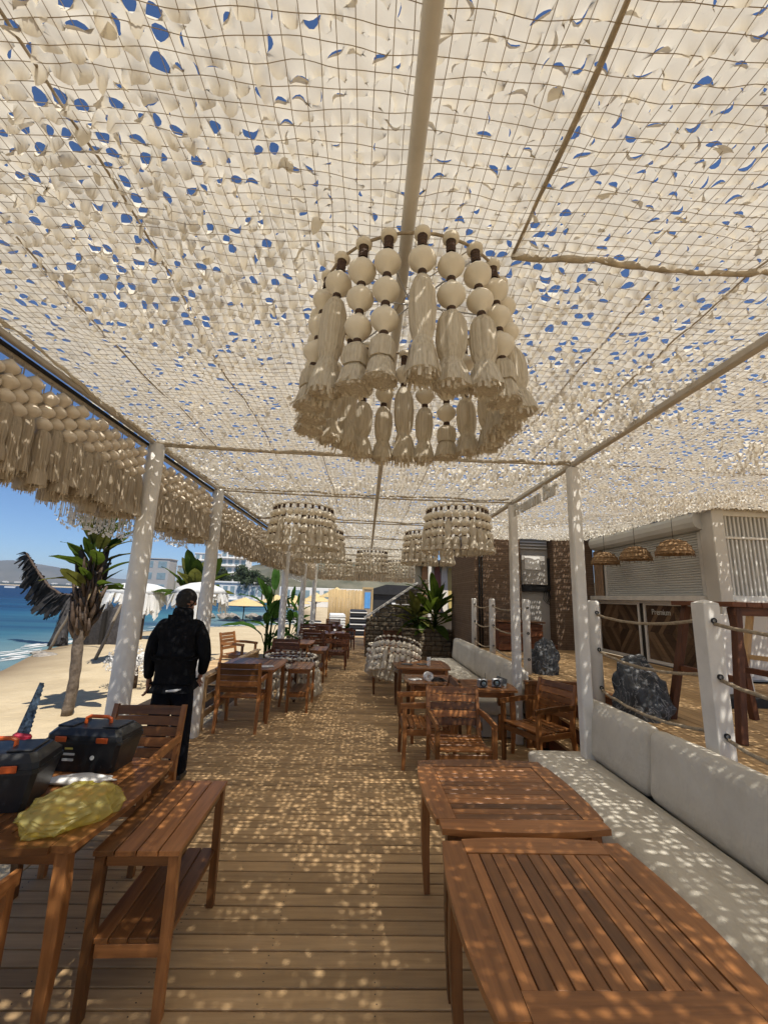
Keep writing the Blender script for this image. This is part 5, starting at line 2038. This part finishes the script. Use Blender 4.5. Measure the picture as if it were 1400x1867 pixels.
sc_ = MB().box((-.10, -.06, 0), (.10, .06, .014), .003).xform(Matrix.Translation((-1.42, 6.62, TZ + .001)) @ Matrix.Rotation(.4, 4, 'Z')).build("paper_scrap", "paper_white")
tag(sc_, "scrap of white paper on the sea side table behind the man", "paper")
# ================================================================== PLANTS
def leaf_mesh(name, L, W, droop, mat, seed, n=10, tear=0.0, stalk=.25, fold=.25):
    rr = random.Random(seed)
    m = MB()
    pts = []
    for i in range(n + 1):
        t = i / n
        pts.append(Vector((0, L * (t - .18 * droop * t * t), -droop * L * t * t * .55)))
    v, f = [], []
    s0 = int(n * stalk)
    for i in range(s0, n + 1):
        t = (i - s0) / (n - s0)
        w = W * .5 * (math.sin(math.pi * min(1, t * .93 + .07)) ** .62) * (1 - .15 * t)
        if i == n:
            w = .004
        up = fold * w
        for s in (-1, -.5, 0, .5, 1):
            ww = w * (1 - tear * rr.random()) if abs(s) == 1 else w
            v.append((s * ww, pts[i].y + (rr.uniform(-.02, .02) * L if abs(s) == 1 and tear else 0), pts[i].z + abs(s) * up + (.04 * w * math.sin(i * 2.3) if abs(s) == 1 else 0)))
    k = n - s0
    for i in range(k):
        for q in range(4):
            f.append((i * 5 + q, i * 5 + q + 1, i * 5 + 6 + q, i * 5 + 5 + q))
    m.add(v, f, 0, True)
    m.tube([tuple(p - Vector((0, 0, .004))) for p in pts[:max(3, n - 1)]], [.016 * (1 - i / n) + .003 for i in range(max(3, n - 1))], 5)
    return m.mesh(name, mat)


LEAF = {}
for k, mat in (("olive", "leaf_olive"), ("green", "leaf_green"), ("banana", "leaf_banana")):
    LEAF[k] = [leaf_mesh("leaf", 1.0, .26 + .03 * i, .25 + .28 * i, mat, i, 10, .12 if i > 1 else .04, .22) for i in range(4)]
LEAF["dry"] = [leaf_mesh("dry_leaf", 1.0, .10, .5 + .3 * i, "leaf_dry", i, 8, .2, .1) for i in range(2)]


def place_leaf(parent, kind, base, az, el, size, rr, name="leaf", roll=.4, v=None):
    me = LEAF[kind][rr.randrange(len(LEAF[kind])) if v is None else v]
    M = Matrix.Rotation(az, 4, 'Z') @ Matrix.Rotation(el, 4, 'X') @ Matrix.Rotation(rr.uniform(-roll, roll), 4, 'Y')
    return link(name, me, parent, base, M.to_euler(), (size * rr.uniform(.9, 1.1), size, size))


def broad_plant(name, label, cat, loc, n, h, size, kind, seed, spread=.55, trunk=None, group=None, stem=True):
    t = thing(name, label, cat, loc, 0, group)
    rr = random.Random(seed)
    for i in range(n):
        az = i * 2.4 + rr.uniform(-.3, .3)
        u = (i + .5) / n
        el = rad(84 - 62 * u * spread * 1.5) + rr.uniform(-.1, .1)
        hz = h * (1 - u * .75) * rr.uniform(.75, 1.0)
        bx, by = .07 * math.cos(az) * u, .07 * math.sin(az) * u
        tip = (bx + .10 * -math.sin(az) * u * h, by + .10 * math.cos(az) * u * h, hz)
        if stem:
            MB().tube([(bx * .5, by * .5, 0), (bx, by, hz * .5), tip], [.020, .016, .011], 6).build("stem", "leaf_green", t)
        place_leaf(t, kind, tip, az, el, size * rr.uniform(.75, 1.1), rr)
    return t


# tall palm with a shaggy trunk on the sand
def shaggy_palm(label, loc, H, lean, seed, n=26, size=.95, r=.14, shag=True):
    t = thing("palm_tree", label, "palm tree", loc, 0, "palms on the beach")
    rr = random.Random(seed)
    P, R_ = [], []
    for i in range(17):
        u = i / 16
        P.append((lean * u + .03 * math.sin(u * 7), .03 * math.cos(u * 5), H * u))
        R_.append(r * (1 - .15 * u) * (1 + (.09 if i % 2 else -.03) + rr.uniform(-.04, .04)) * (1.25 if u > .62 else 1))
    MB().tube(P, R_, 14).build("trunk", "bark", t)
    top = Vector(P[-1])
    if shag:
        me = MB().tube([(0, 0, 0), (.02, .075, .14), (.01, .10, .36)], [.060, .050, .018], 5, flat=.45).mesh("leaf_stub", "bark_dark")
        for i in range(64):
            az = i * 2.399
            u = i / 64
            z = H * (.52 + .50 * u)
            rad_ = r * (.9 + .25 * math.sin(u * 3.14))
            link("leaf_stub", me, t, (lean * z / H + rad_ * -math.sin(az), rad_ * math.cos(az), z), (rr.uniform(-.25, .25), rr.uniform(-.2, .2), az), (1, 1, rr.uniform(.8, 1.5)))
    for i in range(n):
        u = (i + .5) / n
        az = i * 2.399 + rr.uniform(-.3, .3)
        el = rad(88 - 58 * u) + rr.uniform(-.2, .2)
        b = top + Vector((-math.sin(az) * .08, math.cos(az) * .08, (.72 - 1.2 * u + rr.uniform(-.06, .06)) * (1 if shag else .4)))
        o = place_leaf(t, "olive" if i % 3 == 0 else "green", b, az, el, size * rr.uniform(.75, 1.1), rr)
        o.scale.x *= 1.45
    for i in range(8 if shag else 0):
        az = rr.uniform(0, 6.28)
        place_leaf(t, "dry", top + Vector((0, 0, -.25)), az, rad(-35), size * .6, rr, "dry_leaf")
    return t


shaggy_palm("shaggy trunked palm on the sand left of the first white post", (-5.25, 8.3, gz(-5.25, 8.3) - .02), 2.62, .06, 4, 32, .74, .09)
shaggy_palm("upright fan palm on the sand beyond the man's head", (-5.75, 14.6, gz(-5.75, 14.6) - .02), 2.0, .05, 9, 24, 1.45, .12, False)
broad_plant("banana_plant", "tall banana plant with torn leaves just outside the deck", "plant", (-2.62, 11.9, -.02), 9, 1.9, .95, "banana", 2, .6, group="banana plants by the posts")
broad_plant("banana_plant", "banana plant behind the third white sea side post", "plant", (-2.75, 13.0, -.02), 9, 1.9, .95, "banana", 5, .6, group="banana plants by the posts")
broad_plant("banana_plant", "farther banana plant between the last sea side posts", "plant", (-2.75, 16.2, gz(-2.75, 16.2)), 10, 2.1, 1.0, "banana", 7, .6, group="banana plants by the posts")
broad_plant("banana_plant", "banana plant at the far end of the deck beside the sunbeds", "plant", (-3.0, 19.6, gz(-3.0, 19.6)), 10, 2.0, 1.05, "banana", 8, .7, group="banana plants by the posts")

# ================================================================== STONE STAIR AND PLANTER
pl = thing("stone_planter", "low rough stone planter wall at the end of the far bench", "planter", (0, 0, 0))


def stone_wall(parent, x0, x1, y, depth, z0, topf, seed, name="stone"):
    """courses of separate stones, each a little proud or shy of the face"""
    rr = random.Random(seed)
    z = z0
    while True:
        hh = rr.uniform(.09, .15)
        x = x0 + rr.uniform(-.05, 0)
        any_ = False
        while x < x1:
            w = rr.uniform(.12, .30)
            a, b = max(x, x0) + .006, min(x + w, x1) - .006
            zt = min(z + hh, topf((a + b) / 2))
            if b - a > .05 and zt - z > .05:
                any_ = True
                MB().box((a, y + rr.uniform(-.015, .015), z + .006), (b, y + depth, zt - .006), .018).build(name, "stone_wall", parent)
            x += w
        z += hh
        if not any_:
            break
    MB().prism([(x0 + .01, y + .03), (x1 - .01, y + .03), (x1 - .01, y + depth - .01), (x0 + .01, y + depth - .01)], z0, min(topf(x0), topf(x1)) - .03).build("wall_core", "soil", parent)


stone_wall(pl, 1.04, 2.38, 11.8, .3, 0.0, lambda x: .95, 2)
MB().box((1.02, 11.77, .952), (2.38, 12.12, .985), .008).build("coping", "stone_wall", pl)
MB().box((1.06, 12.10, 0), (2.40, 12.9, .86)).build("soil", "soil", pl)
stw = thing("stone_stair", "stone stair wall with pale sloping handrail climbing to the right", "stair", (0, 0, 0))
stone_wall(stw, 1.1, 2.3, 12.92, .28, 0.0, lambda x: 1.50 - (x - 1.17) * .54, 5)
MB().bar((1.10, 13.0, 1.56), (2.25, 13.0, .94), .30, .04).build("coping", "stone_wall", stw)
stone_wall(stw, .02, 1.98, 13.5, .3, 0.0, lambda x: 1.12 + (x - .07) * .70, 8)
MB().bar((-.02, 13.6, 1.14), (1.62, 13.6, 2.28), .34, .06).build("handrail", "white_paint", stw)
for k in range(7):
    MB().box((.1 + k * .28, 13.82, 0), (.4 + k * .28, 15.0, .17 * (k + 1)), .008).build("step", "stone_wall", stw)
broad_plant("paradise_plant", "big green paddle leaved plant in the stone planter", "plant", (2.0, 12.3, .86), 26, .85, 1.05, "green", 21, .8)
broad_plant("paradise_plant", "smaller arching leaved plant at the aisle end of the planter", "plant", (1.45, 12.35, .86), 18, .55, .85, "olive", 22, .95)
# upright boards leaning against the wall above the stair
for i, (x, mat, lab, hh) in enumerate(((1.78, "surf_beige", "pale beige board", 1.55), (2.02, "surf_orange", "orange tan board", 1.6), (2.24, "surf_white", "narrow white board", 1.62), (2.46, "surf_red", "dark red board", 1.6), (2.70, "surf_white", "wide white board", 1.62), (2.92, "surf_yellow", "dull yellow board", 1.55))):
    poly = []
    for k in range(20):
        a = 2 * math.pi * k / 20
        poly.append((.115 * (abs(math.cos(a)) ** .5) * (1 if math.cos(a) >= 0 else -1), hh * .5 * (abs(math.sin(a)) ** .9) * (1 if math.sin(a) >= 0 else -1)))
    m = MB().prism(poly, -.03, .03).xform(Matrix.Translation((x, 14.75, 1.35 + hh * .5)) @ Matrix.Rotation(rad(80), 4, 'X'))
    tag(m.build("surfboard", mat), lab + " leaning upright above the stone stair", "surfboard", "boards above the stair")
w2 = thing("back_wall", "dark plaster wall behind the upright boards", "wall")
MB().box((1.7, 15.02, 0), (3.2, 15.15, 3.0)).build("panel", "plaster_grey", w2)
MB().box((1.65, 14.4, 1.2), (3.2, 15.01, 1.34), .01).build("ledge", "stone_wall", w2)
MB().box((1.6, 14.3, 3.0), (3.3, 15.2, 3.1), .01).build("roof_slab", "roof_black", w2)

# ================================================================== BEACH
def frond_mesh(L, W, seed):
    rr = random.Random(seed)
    v = [(-.3 * W, 0, 0), (.3 * W, 0, 0)]
    f = []
    n = 5
    for i in range(1, n + 1):
        t = i / n
        w = W * .5 * (1 - .75 * t)
        v += [(-w, L * t, -.12 * L * t * t + rr.uniform(-.02, .02)), (w, L * t, -.12 * L * t * t)]
        f.append((2 * i - 2, 2 * i - 1, 2 * i + 1, 2 * i))
    return MB().add(v, f).mesh("frond", "thatch_dark")


FR = [frond_mesh(.8, .10, i) for i in range(3)]
wing = thing("wing_sculpture", "dark thatched wing sculpture spreading at the water's edge", "sculpture", (-12.4, 18.5, gz(-12.4, 18.5) - .03))
rr = random.Random(14)
oz = gz(-12.4, 18.5) - .03
spine = [Vector(p) for p in ((-2.04, 0, 3.12 - oz), (-1.75, 0, 2.75 - oz), (-1.35, 0, 2.25 - oz), (-.85, 0, 1.75 - oz), (-.30, 0, 1.42 - oz), (.20, 0, 1.40 - oz))]
MB().tube(spine, [.03, .05, .06, .07, .08, .09], 6).build("wing_spar", "bark_dark", wing)
trunk = [Vector(p) for p in ((.10, 0, 1.45 - oz), (.0, 0, .8), (-.05, 0, .35), (-.1, 0, 0))]
MB().tube(trunk, [.12, .22, .28, .34], 10).build("body", "thatch_dark", wing)


def along(pts, u):
    u *= len(pts) - 1
    i = min(int(u), len(pts) - 2)
    return pts[i].lerp(pts[i + 1], u - i)


for i in range(170):
    u = i / 169
    p = along(spine, u)
    a = 240 - 10 * u + rr.uniform(-12, 12) if u > .12 else 190 + u * 350
    el = rad(a)
    d = Vector((math.cos(el), rr.uniform(-.15, .15), math.sin(el))).normalized()
    M = d.to_track_quat('Y', 'Z').to_matrix().to_4x4() @ Matrix.Rotation(rr.uniform(-1.2, 1.2), 4, 'Y')
    s = 0.92 * (.45 + 1.0 * math.sin(min(1, u * 1.25) * math.pi * .5)) * rr.uniform(.75, 1.15)
    link("frond", FR[i % 3], wing, p + Vector((0, rr.uniform(-.12, .12), rr.uniform(-.04, .06))), M.to_euler(), (s * 2.6, s, s))
for i in range(110):
    u = i / 109
    p = along(trunk, u)
    az = rr.uniform(0, 6.28)
    d = Vector((math.cos(az) * .55, math.sin(az) * .55, -1)).normalized()
    M = d.to_track_quat('Y', 'Z').to_matrix().to_4x4()
    s = rr.uniform(.5, .9)
    q = p + Vector((math.cos(az) * .2 * u, math.sin(az) * .2 * u, .1))
    s = min(s, max(.25, q.z / .62))
    link("frond", FR[i % 3], wing, q, M.to_euler(), (2.6 * s, s, s))
hut = thing("thatched_shelter", "low dark thatched shelter on the sand behind the palm trunk", "shelter", (-10.85, 19.0, gz(-10.85, 19.0) - .02))
for i, (x, r, hh) in enumerate(((-.35, .52, 1.9), (.42, .45, 1.75))):
    r3 = random.Random(i)
    MB().lathe([(r * .95, 0), (r, hh * .3), (r * .95, hh * .55), (r * .75, hh * .8), (r * .35, hh * .96), (.02, hh)], 26, 0, False, [1 + r3.uniform(-.06, .06) for _ in range(26)], (x, 0, 0)).build("thatch_dome", "thatch_dark", hut)
MB().box((-.05, -.5, 0), (.08, -.3, 1.4), .02).build("doorway", "dark_gap", hut)


def raffia_parasol(label, loc, H, R, seed, twist=True, lean=0.0):
    t = thing("raffia_parasol", label, "parasol", loc, 0, "white raffia parasols")
    r4 = random.Random(seed)
    MB().tube([(lean * (1 - k / 6), 0, H * k / 6) for k in range(7)], .055, 8).build("pole", "bark_dark", t)
    if twist:
        MB().tube([(.06 * math.cos(k * .9) + lean * (1 - k / 40 * .7), .06 * math.sin(k * .9), k * H * .7 / 40) for k in range(41)], .022, 5).build("rope_wrap", "rope", t)
    MB().lathe([(.02, H + .05), (R * .4, H), (R * .8, H - .14), (R, H - .30), (R * .97, H - .30), (R * .4, H - .05)], 20, 0, True).build("canopy", "white_raffia", t)
    m = MB()
    for i in range(520):
        a = r4.uniform(0, 6.28)
        u = r4.uniform(.25, 1.05)
        r = R * u
        z = H + .04 - .34 * u ** 2.2
        L = r4.uniform(.12, .3) if u < .9 else r4.uniform(.3, .62) * (1 + .4 * math.sin(a * 3 + seed))
        w = r4.uniform(.03, .06)
        ca, sa = math.cos(a), math.sin(a)
        o = r4.uniform(.0, .12)
        m.add([(r * ca - w * sa, r * sa + w * ca, z), (r * ca + w * sa, r * sa - w * ca, z), ((r + o) * ca + w * sa, (r + o) * sa - w * ca, z - L), ((r + o) * ca - w * sa, (r + o) * sa + w * ca, z - L * .92)], [(0, 1, 2, 3)])
    o = m.build("raffia_skirt", "white_raffia", t)
    o["kind"] = "stuff"
    return t


raffia_parasol("white shaggy parasol on a rope wound pole beside the first white post", (-7.35, 14.0, gz(-7.35, 14) - .02), 2.45, .88, 3)
raffia_parasol("white shaggy parasol right behind the man and the second post", (-5.30, 14.0, gz(-5.3, 14) - .02), 2.5, .84, 6)
raffia_parasol("white shaggy parasol farther off, half hidden by the shaggy palm", (-10.2, 20.5, gz(-10.2, 20.5) - .02), 2.5, .95, 8, False)
for i, (a, b, lab) in enumerate((((-11.9, 17.2, -.62), (-11.15, 17.05, 1.1), "grey driftwood prop leaning beside the wing sculpture"), ((-11.6, 18.4, -.6), (-9.5, 16.6, 1.6), "pale slanting pole rising behind the palm trunk"), ((-8.6, 14.6, -.5), (-7.9, 15.6, 3.3), "thin pale stake standing by the first white post"))):
    P = [Vector(a).lerp(Vector(b), k / 6) + Vector((.02 * math.sin(k * 2), 0, 0)) for k in range(7)]
    tag(MB().tube(P, [.055, .053, .05, .048, .046, .042, .04], 7).build("leaning_pole", "grey_wood"), lab, "pole")
# heap of white raffia on a stump
hp = thing("raffia_bush", "heap of white raffia tufts on a dark stump on the sand", "decoration", (-5.35, 10.7, gz(-5.35, 10.7) - .01))
MB().tube([(0, 0, 0), (.02, 0, .3), (0, 0, .5)], [.09, .07, .06], 8).build("stump", "bark_dark", hp)
m = MB()
r5 = random.Random(2)
for i in range(800):
    d = Vector((r5.gauss(0, 1), r5.gauss(0, 1), r5.gauss(0, .6))).normalized()
    p = Vector((0, 0, .62)) + Vector((d.x * .66, d.y * .5, d.z * .36)) * r5.uniform(.7, 1.05)
    s = d.cross(Vector((r5.uniform(-1, 1), r5.uniform(-1, 1), r5.uniform(-1, 1)))).normalized()
    q = d.cross(s)
    w, L = r5.uniform(.025, .05), r5.uniform(.03, .07)
    m.add([tuple(p), tuple(p + s * w + q * L * .5), tuple(p + q * L + d * .02), tuple(p - s * w + q * L * .5)], [(0, 1, 2, 3)])
m.build("raffia_tufts", "white_raffia", hp)["kind"] = "stuff"
m = MB()

# rocks in the shallows
r6 = random.Random(31)
ROCKME = [rock_mesh(1, .8, .6, 40 + k, 2, 7, .1) for k in range(4)]
for me in ROCKME:
    me.materials.append(MATS["rock_pale"])
for i in range(20):
    x = -14.2 + i * .42 + r6.uniform(-.2, .2)
    o = link("rock", ROCKME[i % 4], None, (x, 40.5 + r6.uniform(-1.0, 1.2), -.45), (0, 0, r6.uniform(0, 6)), (r6.uniform(.35, .7),) * 3)
    tag(o, "pale rock in the low breakwater out in the shallow water", "rock", "rocks of the low breakwater")
for i, (x, y, s, lab) in enumerate(((-10.9, 15.7, .42, "flat brown rock at the water's edge by the wing sculpture"), (-11.6, 16.3, .3, "small grey rock at the water's edge"))):
    o = link("rock", ROCKME[i], None, (x, y, -.58), (0, 0, i * 1.3), (s, s, s * .5))
    tag(o, lab, "rock")


# sunbeds and straw parasols along the far beach
def sunbed(label, loc, rz, back=.45, dark=True, group="sunbeds on the far beach"):
    t = thing("sunbed", label, "sunbed", loc, rz, group)
    MB().box((-.34, -.95, .28), (.34, .95, .33), .008).build("frame", "white_plastic", t)
    MB().box((-.31, -.93, .331), (.31, .35, .42), .02).build("mattress", "black_bed" if dark else "cushion", t)
    MB().box((-.31, 0, 0), (.31, .62, .08), .02).xform(Matrix.Translation((0, .37, .34)) @ Matrix.Rotation(back, 4, 'X')).build("backrest", "black_bed" if dark else "cushion", t)
    for sx in (-1, 1):
        for y in (-.8, .7):
            MB().box((sx * .30 - .025, y - .025, 0), (sx * .30 + .025, y + .025, .279), .004).build("leg", "white_plastic", t)
    return t


for i, (x, y, lab) in enumerate(((-11.2, 35.6, "black padded sunbed nearest the breakwater rocks"), (-9.2, 35.4, "second black sunbed along the far beach"), (-7.2, 35.8, "third black sunbed along the far beach"), (-5.6, 34.6, "black sunbed under the first straw parasol"), (-4.1, 31.5, "black sunbed behind the banana plants"), (-3.2, 27.5, "black sunbed near the bamboo screen"))):
    sunbed(lab, (x, y, gz(x, y)), rad(80 + 6 * i))


def straw_parasol(label, loc, H, R, seed):
    t = thing("straw_parasol", label, "parasol", loc, 0, "straw parasols on the far beach")
    r7 = random.Random(seed)
    MB().tube([(0, 0, 0), (0, 0, H)], .05, 7).build("pole", "bark_dark", t)
    prof = [(.02, H + .05), (R * .25, H - .12), (R * .55, H - .30), (R * .56, H - .34), (R * .8, H - .48), (R, H - .62), (R * .96, H - .64), (R * .3, H - .25)]
    MB().lathe(prof, 24, 0, False, [1 + r7.uniform(-.05, .05) for _ in range(24)]).build("straw_roof", "straw", t)
    for k in range(4):
        a = k * math.pi / 2 + .4
        MB().tube([(0, 0, H - .8), (R * .7 * math.cos(a), R * .7 * math.sin(a), H - .5)], .022, 5).build("strut", "bark_dark", t)
    return t


for i, (x, y, H, R, lab) in enumerate(((-10.4, 37.6, 2.5, 1.9, "straw parasol widest against the water"), (-7.9, 38.6, 2.5, 1.6, "second straw parasol from the water"), (-6.0, 37.0, 2.3, 1.3, "straw parasol peeping between the banana plants"), (-2.0, 29.5, 2.75, 1.15, "straw parasol beside the bamboo screen"), (-3.9, 34, 2.4, 1.2, "straw parasol behind the last white post"))):
    straw_parasol(lab, (x, y, gz(x, y)), H, R, i)


def bed_stack(label, loc, rz, n, dark):
    t = thing("sunbed_stack", label, "sunbed stack", loc, rz)
    for i in range(n):
        z = i * .135
        MB().box((-.40, -.9, z), (.40, .9, z + .045), .008).build("frame", "white_plastic" if i % 2 or not dark else "black_bed", t)
        MB().box((-.38, -.88, z + .046), (.38, .88, z + .125), .02).build("mattress", "black_bed" if dark else "paper_white", t)
    return t


bed_stack("tall stack of black sunbed mattresses at the end of the deck", (-.35, 21.4, gz(-.35, 21.4)), 0.05, 12, True)
bed_stack("stack of white sunbeds beyond the last table", (-1.45, 22.6, gz(-1.45, 22.6)), .1, 10, False)
pt = thing("potted_plant", "terracotta pot with bright green plant by the sunbed stacks", "plant", (-.82, 22.0, gz(-.82, 22)))
MB().lathe([(.13, 0), (.19, .42), (.21, .43), (.21, .48), (.17, .48), (.15, .40), (.01, .40)], 18).build("pot", "terracotta", pt)
r8 = random.Random(5)
for i in range(14):
    place_leaf(pt, "banana", (r8.uniform(-.08, .08), r8.uniform(-.08, .08), .42), r8.uniform(0, 6.28), rad(r8.uniform(55, 88)), r8.uniform(.4, .75), r8, v=0)
bs = thing("bamboo_screen", "tan bamboo cane screen beyond the end of the deck", "screen", (-2.3, 27, -.45))
for i in range(38):
    r_ = .028
    MB().tube([(i * .056, r8.uniform(-.01, .01), 0), (i * .056 + r8.uniform(-.01, .01), 0, 2.62 + r8.uniform(-.06, .04))], r_, 6).build("cane", "bamboo_wood", bs)
bd = thing("wooden_booth", "narrow wooden booth front with a blue towel hung in it", "booth", (.1, 26.2, -.45))
for sx in (-.28, .28):
    MB().box((sx - .05, -.04, 0), (sx + .05, .04, 2.68), .006).build("jamb", "bamboo_wood", bd)
MB().box((-.33, -.05, 2.681), (.33, .05, 2.80), .006).build("lintel", "bamboo_wood", bd)
MB().box((-.225, -.01, 0), (.225, .02, 2.675), .004).build("panel", "grey_wood", bd)
MB().box((-.17, -.03, 1.55), (.17, -.012, 2.5), .004).build("blue_towel", "blue_cloth", bd)
kb = thing("black_roofed_kiosk", "black roofed beach kiosk at the far end", "building", (2.4, 35, -.45))
MB().box((-2.4, 0, 0), (3.4, 3, 2.45), .02).build("wall", "roof_black", kb)
MB().prism([(-3.2, 2.46), (-.8, 3.25), (3.4, 3.2), (3.8, 2.46)], -.4, 3.2).xform(Matrix.Rotation(rad(90), 4, 'X')).xform(Matrix.Translation((0, 3.0, 0))).build("roof", "roof_black", kb)
for k in range(4):
    MB().box((-.3 + k * .8, -.3, 1.7), (.3 + k * .8, -.02, 1.82), .01).build("shelf", "paper_white", kb)
for i, (x0, x1, y, h) in enumerate(((-16, 1.0, 80, 3.3),)):
    hw = thing("white_building", "long low white beach building behind the bamboo screen", "building", (x0, y, -.45))
    MB().box((0, 0, 0), (x1 - x0, 6, h + .2), .05).build("wall", "house_white", hw)
    for k in range(9):
        MB().box((1 + k * 1.8, -.06, 1.6), (2.0 + k * 1.8, -.005, 3.0), .02).build("window", "house_glass", hw)


def block(label, x, y, w, d, h, floors, cols, mat="house_white", rz=0.0, z0=-.6, balc=True):
    t = thing("building", label, "building", (x, y, z0), rz, "buildings on the far shore")
    MB().box((0, 0, 0), (w, d, h), .05).build("wall", mat, t)
    MB().box((-.3, -.3, h + .01), (w + .3, d + .3, h + .5), .05).build("roof_slab", mat, t)
    fh, cw = h / floors, w / cols
    for a in range(floors):
        for c in range(cols):
            MB().box((c * cw + cw * .18, -.08, a * fh + fh * .25), (c * cw + cw * .82, -.004, a * fh + fh * .82), .02).build("window", "house_glass", t)
        if balc:
            MB().box((.1, -1.0, a * fh + .02), (w - .1, -.09, a * fh + .2), .02).build("balcony", "house_white", t)
    return t


block("white hotel block with glazed balconies above the trees", -62, 182, 11, 8, 19.5, 6, 4)
block("white villa stepping down the far hillside", -93, 232, 13, 8, 22, 6, 4)
block("squat grey stone house on the far shore", -118, 228, 14, 9, 18, 3, 2, "plaster_grey", 0, -.6, False)
block("grey stone annexe beside the squat stone house", -103, 236, 9, 8, 15, 3, 2, "plaster_grey", 0, -.6, False)
block("low white beach club under the far trees", -50, 132, 19, 6, 5.0, 1, 9)
block("cream guest house near the hotel", -78, 190, 12, 8, 11, 3, 4)

# trees on the far shore
def far_tree(label, x, y, h, seed, r=None):
    t = thing("shore_tree", label, "tree", (x, y, gz(x, y) - .1), 0, "trees on the far shore")
    q = random.Random(seed)
    MB().tube([(0, 0, 0), (.1, 0, h * .35), (.0, .1, h * .6)], [h * .03, h * .024, h * .012], 7).build("trunk", "bark", t)
    r = r or h * .38
    blobs = [(Vector((q.uniform(-.6, .6) * r, q.uniform(-.6, .6) * r, h * q.uniform(.45, .88))), r * q.uniform(.35, .6)) for _ in range(8)]
    V_, F_ = [], []
    for i in range(900):
        c, rb_ = blobs[q.randrange(8)]
        d = Vector((q.gauss(0, 1), q.gauss(0, 1), q.gauss(0, .8))).normalized()
        p = c + d * rb_ * q.uniform(.6, 1.0)
        s = d.cross(Vector((q.uniform(-1, 1), q.uniform(-1, 1), q.uniform(-1, 1)))).normalized()
        u = d.cross(s)
        w = h * q.uniform(.02, .042)
        o = len(V_)
        V_ += [tuple(p - s * w), tuple(p + u * w), tuple(p + s * w), tuple(p - u * w)]
        F_.append((o, o + 1, o + 2, o + 3))
    MB().add(V_, F_).build("crown", "leaf_far", t)
    return t


TW = ["nearest the second white post", "next along", "standing taller in the middle", "leaning over the beach club", "at the bar side of the row", "behind the others", "beside the guest house", "above the stone house", "by the villa"]
for i, (x, y, h) in enumerate(((-49, 138, 9), (-45.5, 136, 10.5), (-42, 139, 11.5), (-38.5, 134, 10.5), (-35, 136, 9.5), (-31.5, 132, 8.5), (-70, 180, 11), (-122, 240, 19), (-84, 222, 12))):
    far_tree("grey green tree on the far shore, " + TW[i], x, y, h, 50 + i)
# the low white town across the bay
r9 = random.Random(77)
for i in range(44):
    x = -2720 + i * 26 + r9.uniform(-8, 8)
    w, hgt = r9.uniform(16, 34), r9.uniform(7, 20)
    o = MB().box((0, 0, 0), (w, 14, hgt), .2).build("town_house", "house_white", None, (x, 2870 + r9.uniform(0, 60), 1.0))
    tag(o, "tiny pale house in the town across the bay", "house", "houses across the bay")
m = MB()
for i in range(700):
    x = r9.uniform(-2750, -1500)
    s = r9.uniform(5, 11)
    m.add([(x - s, 2845, 1), (x + s, 2845, 1), (x + s * .4, 2848, 1 + s * 1.1), (x - s * .5, 2848, 1 + s)], [(0, 1, 2, 3)])
o = m.build("far_treeline", "leaf_far")
o["kind"] = "stuff"
o["label"] = "dark trees along the town across the bay"
o["category"] = "trees"
bo = MB().prism([(-3, 0), (3.4, 0), (4.2, 1.1), (-3.2, 1.0)], -1, 1).xform(Matrix.Rotation(rad(90), 4, 'X')).xform(Matrix.Translation((-232, 290, -.7))).build("motor_boat", "white_plastic")
tag(bo, "small white motor boat out on the blue water", "boat")

# lacy foam along the water's edge
m = MB()
rf2 = random.Random(71)
for i in range(170):
    y = rf2.uniform(6, 37)
    x = float(shore(y)) - abs(rf2.gauss(0, .5)) * (1 if rf2.random() < .8 else 4) + .05
    n = 7
    w, L = rf2.uniform(.05, .16), rf2.uniform(.15, .7)
    a0 = rf2.uniform(-.3, .3) + 1.3
    pts = []
    for k in range(n):
        a = 2 * math.pi * k / n
        px, py = L * math.cos(a) * rf2.uniform(.6, 1), w * math.sin(a) * rf2.uniform(.5, 1)
        pts.append((x + px * math.cos(a0) - py * math.sin(a0), y + px * math.sin(a0) + py * math.cos(a0), -.588 + .0001 * (i % 40)))
    m.add(pts, [tuple(range(n))])
o = m.build("sea_foam", "white_raffia")
o["kind"] = "stuff"
o["label"] = "thin white foam where the sea meets the sand"
# ================================================================== AIR
hz = MB().box((-9600, -3000, -8), (3100, 9600, 260)).mesh("haze", "dark_gap")
hz.materials.clear()
hm = bpy.data.materials.new("haze_air")
hm.use_nodes = True
hm.node_tree.nodes.clear()
ho = hm.node_tree.nodes.new("ShaderNodeOutputMaterial")
pv = hm.node_tree.nodes.new("ShaderNodeVolumePrincipled")
pv.inputs["Color"].default_value = (0.72, 0.82, 1.0, 1)
pv.inputs["Density"].default_value = 0.00011
pv.inputs["Anisotropy"].default_value = 0.2
hm.node_tree.links.new(pv.outputs[0], ho.inputs["Volume"])
hz.materials.append(hm)
hzo = link("haze", hz)
hzo["kind"] = "stuff"
hzo["label"] = "thin blue sea haze over the whole bay"
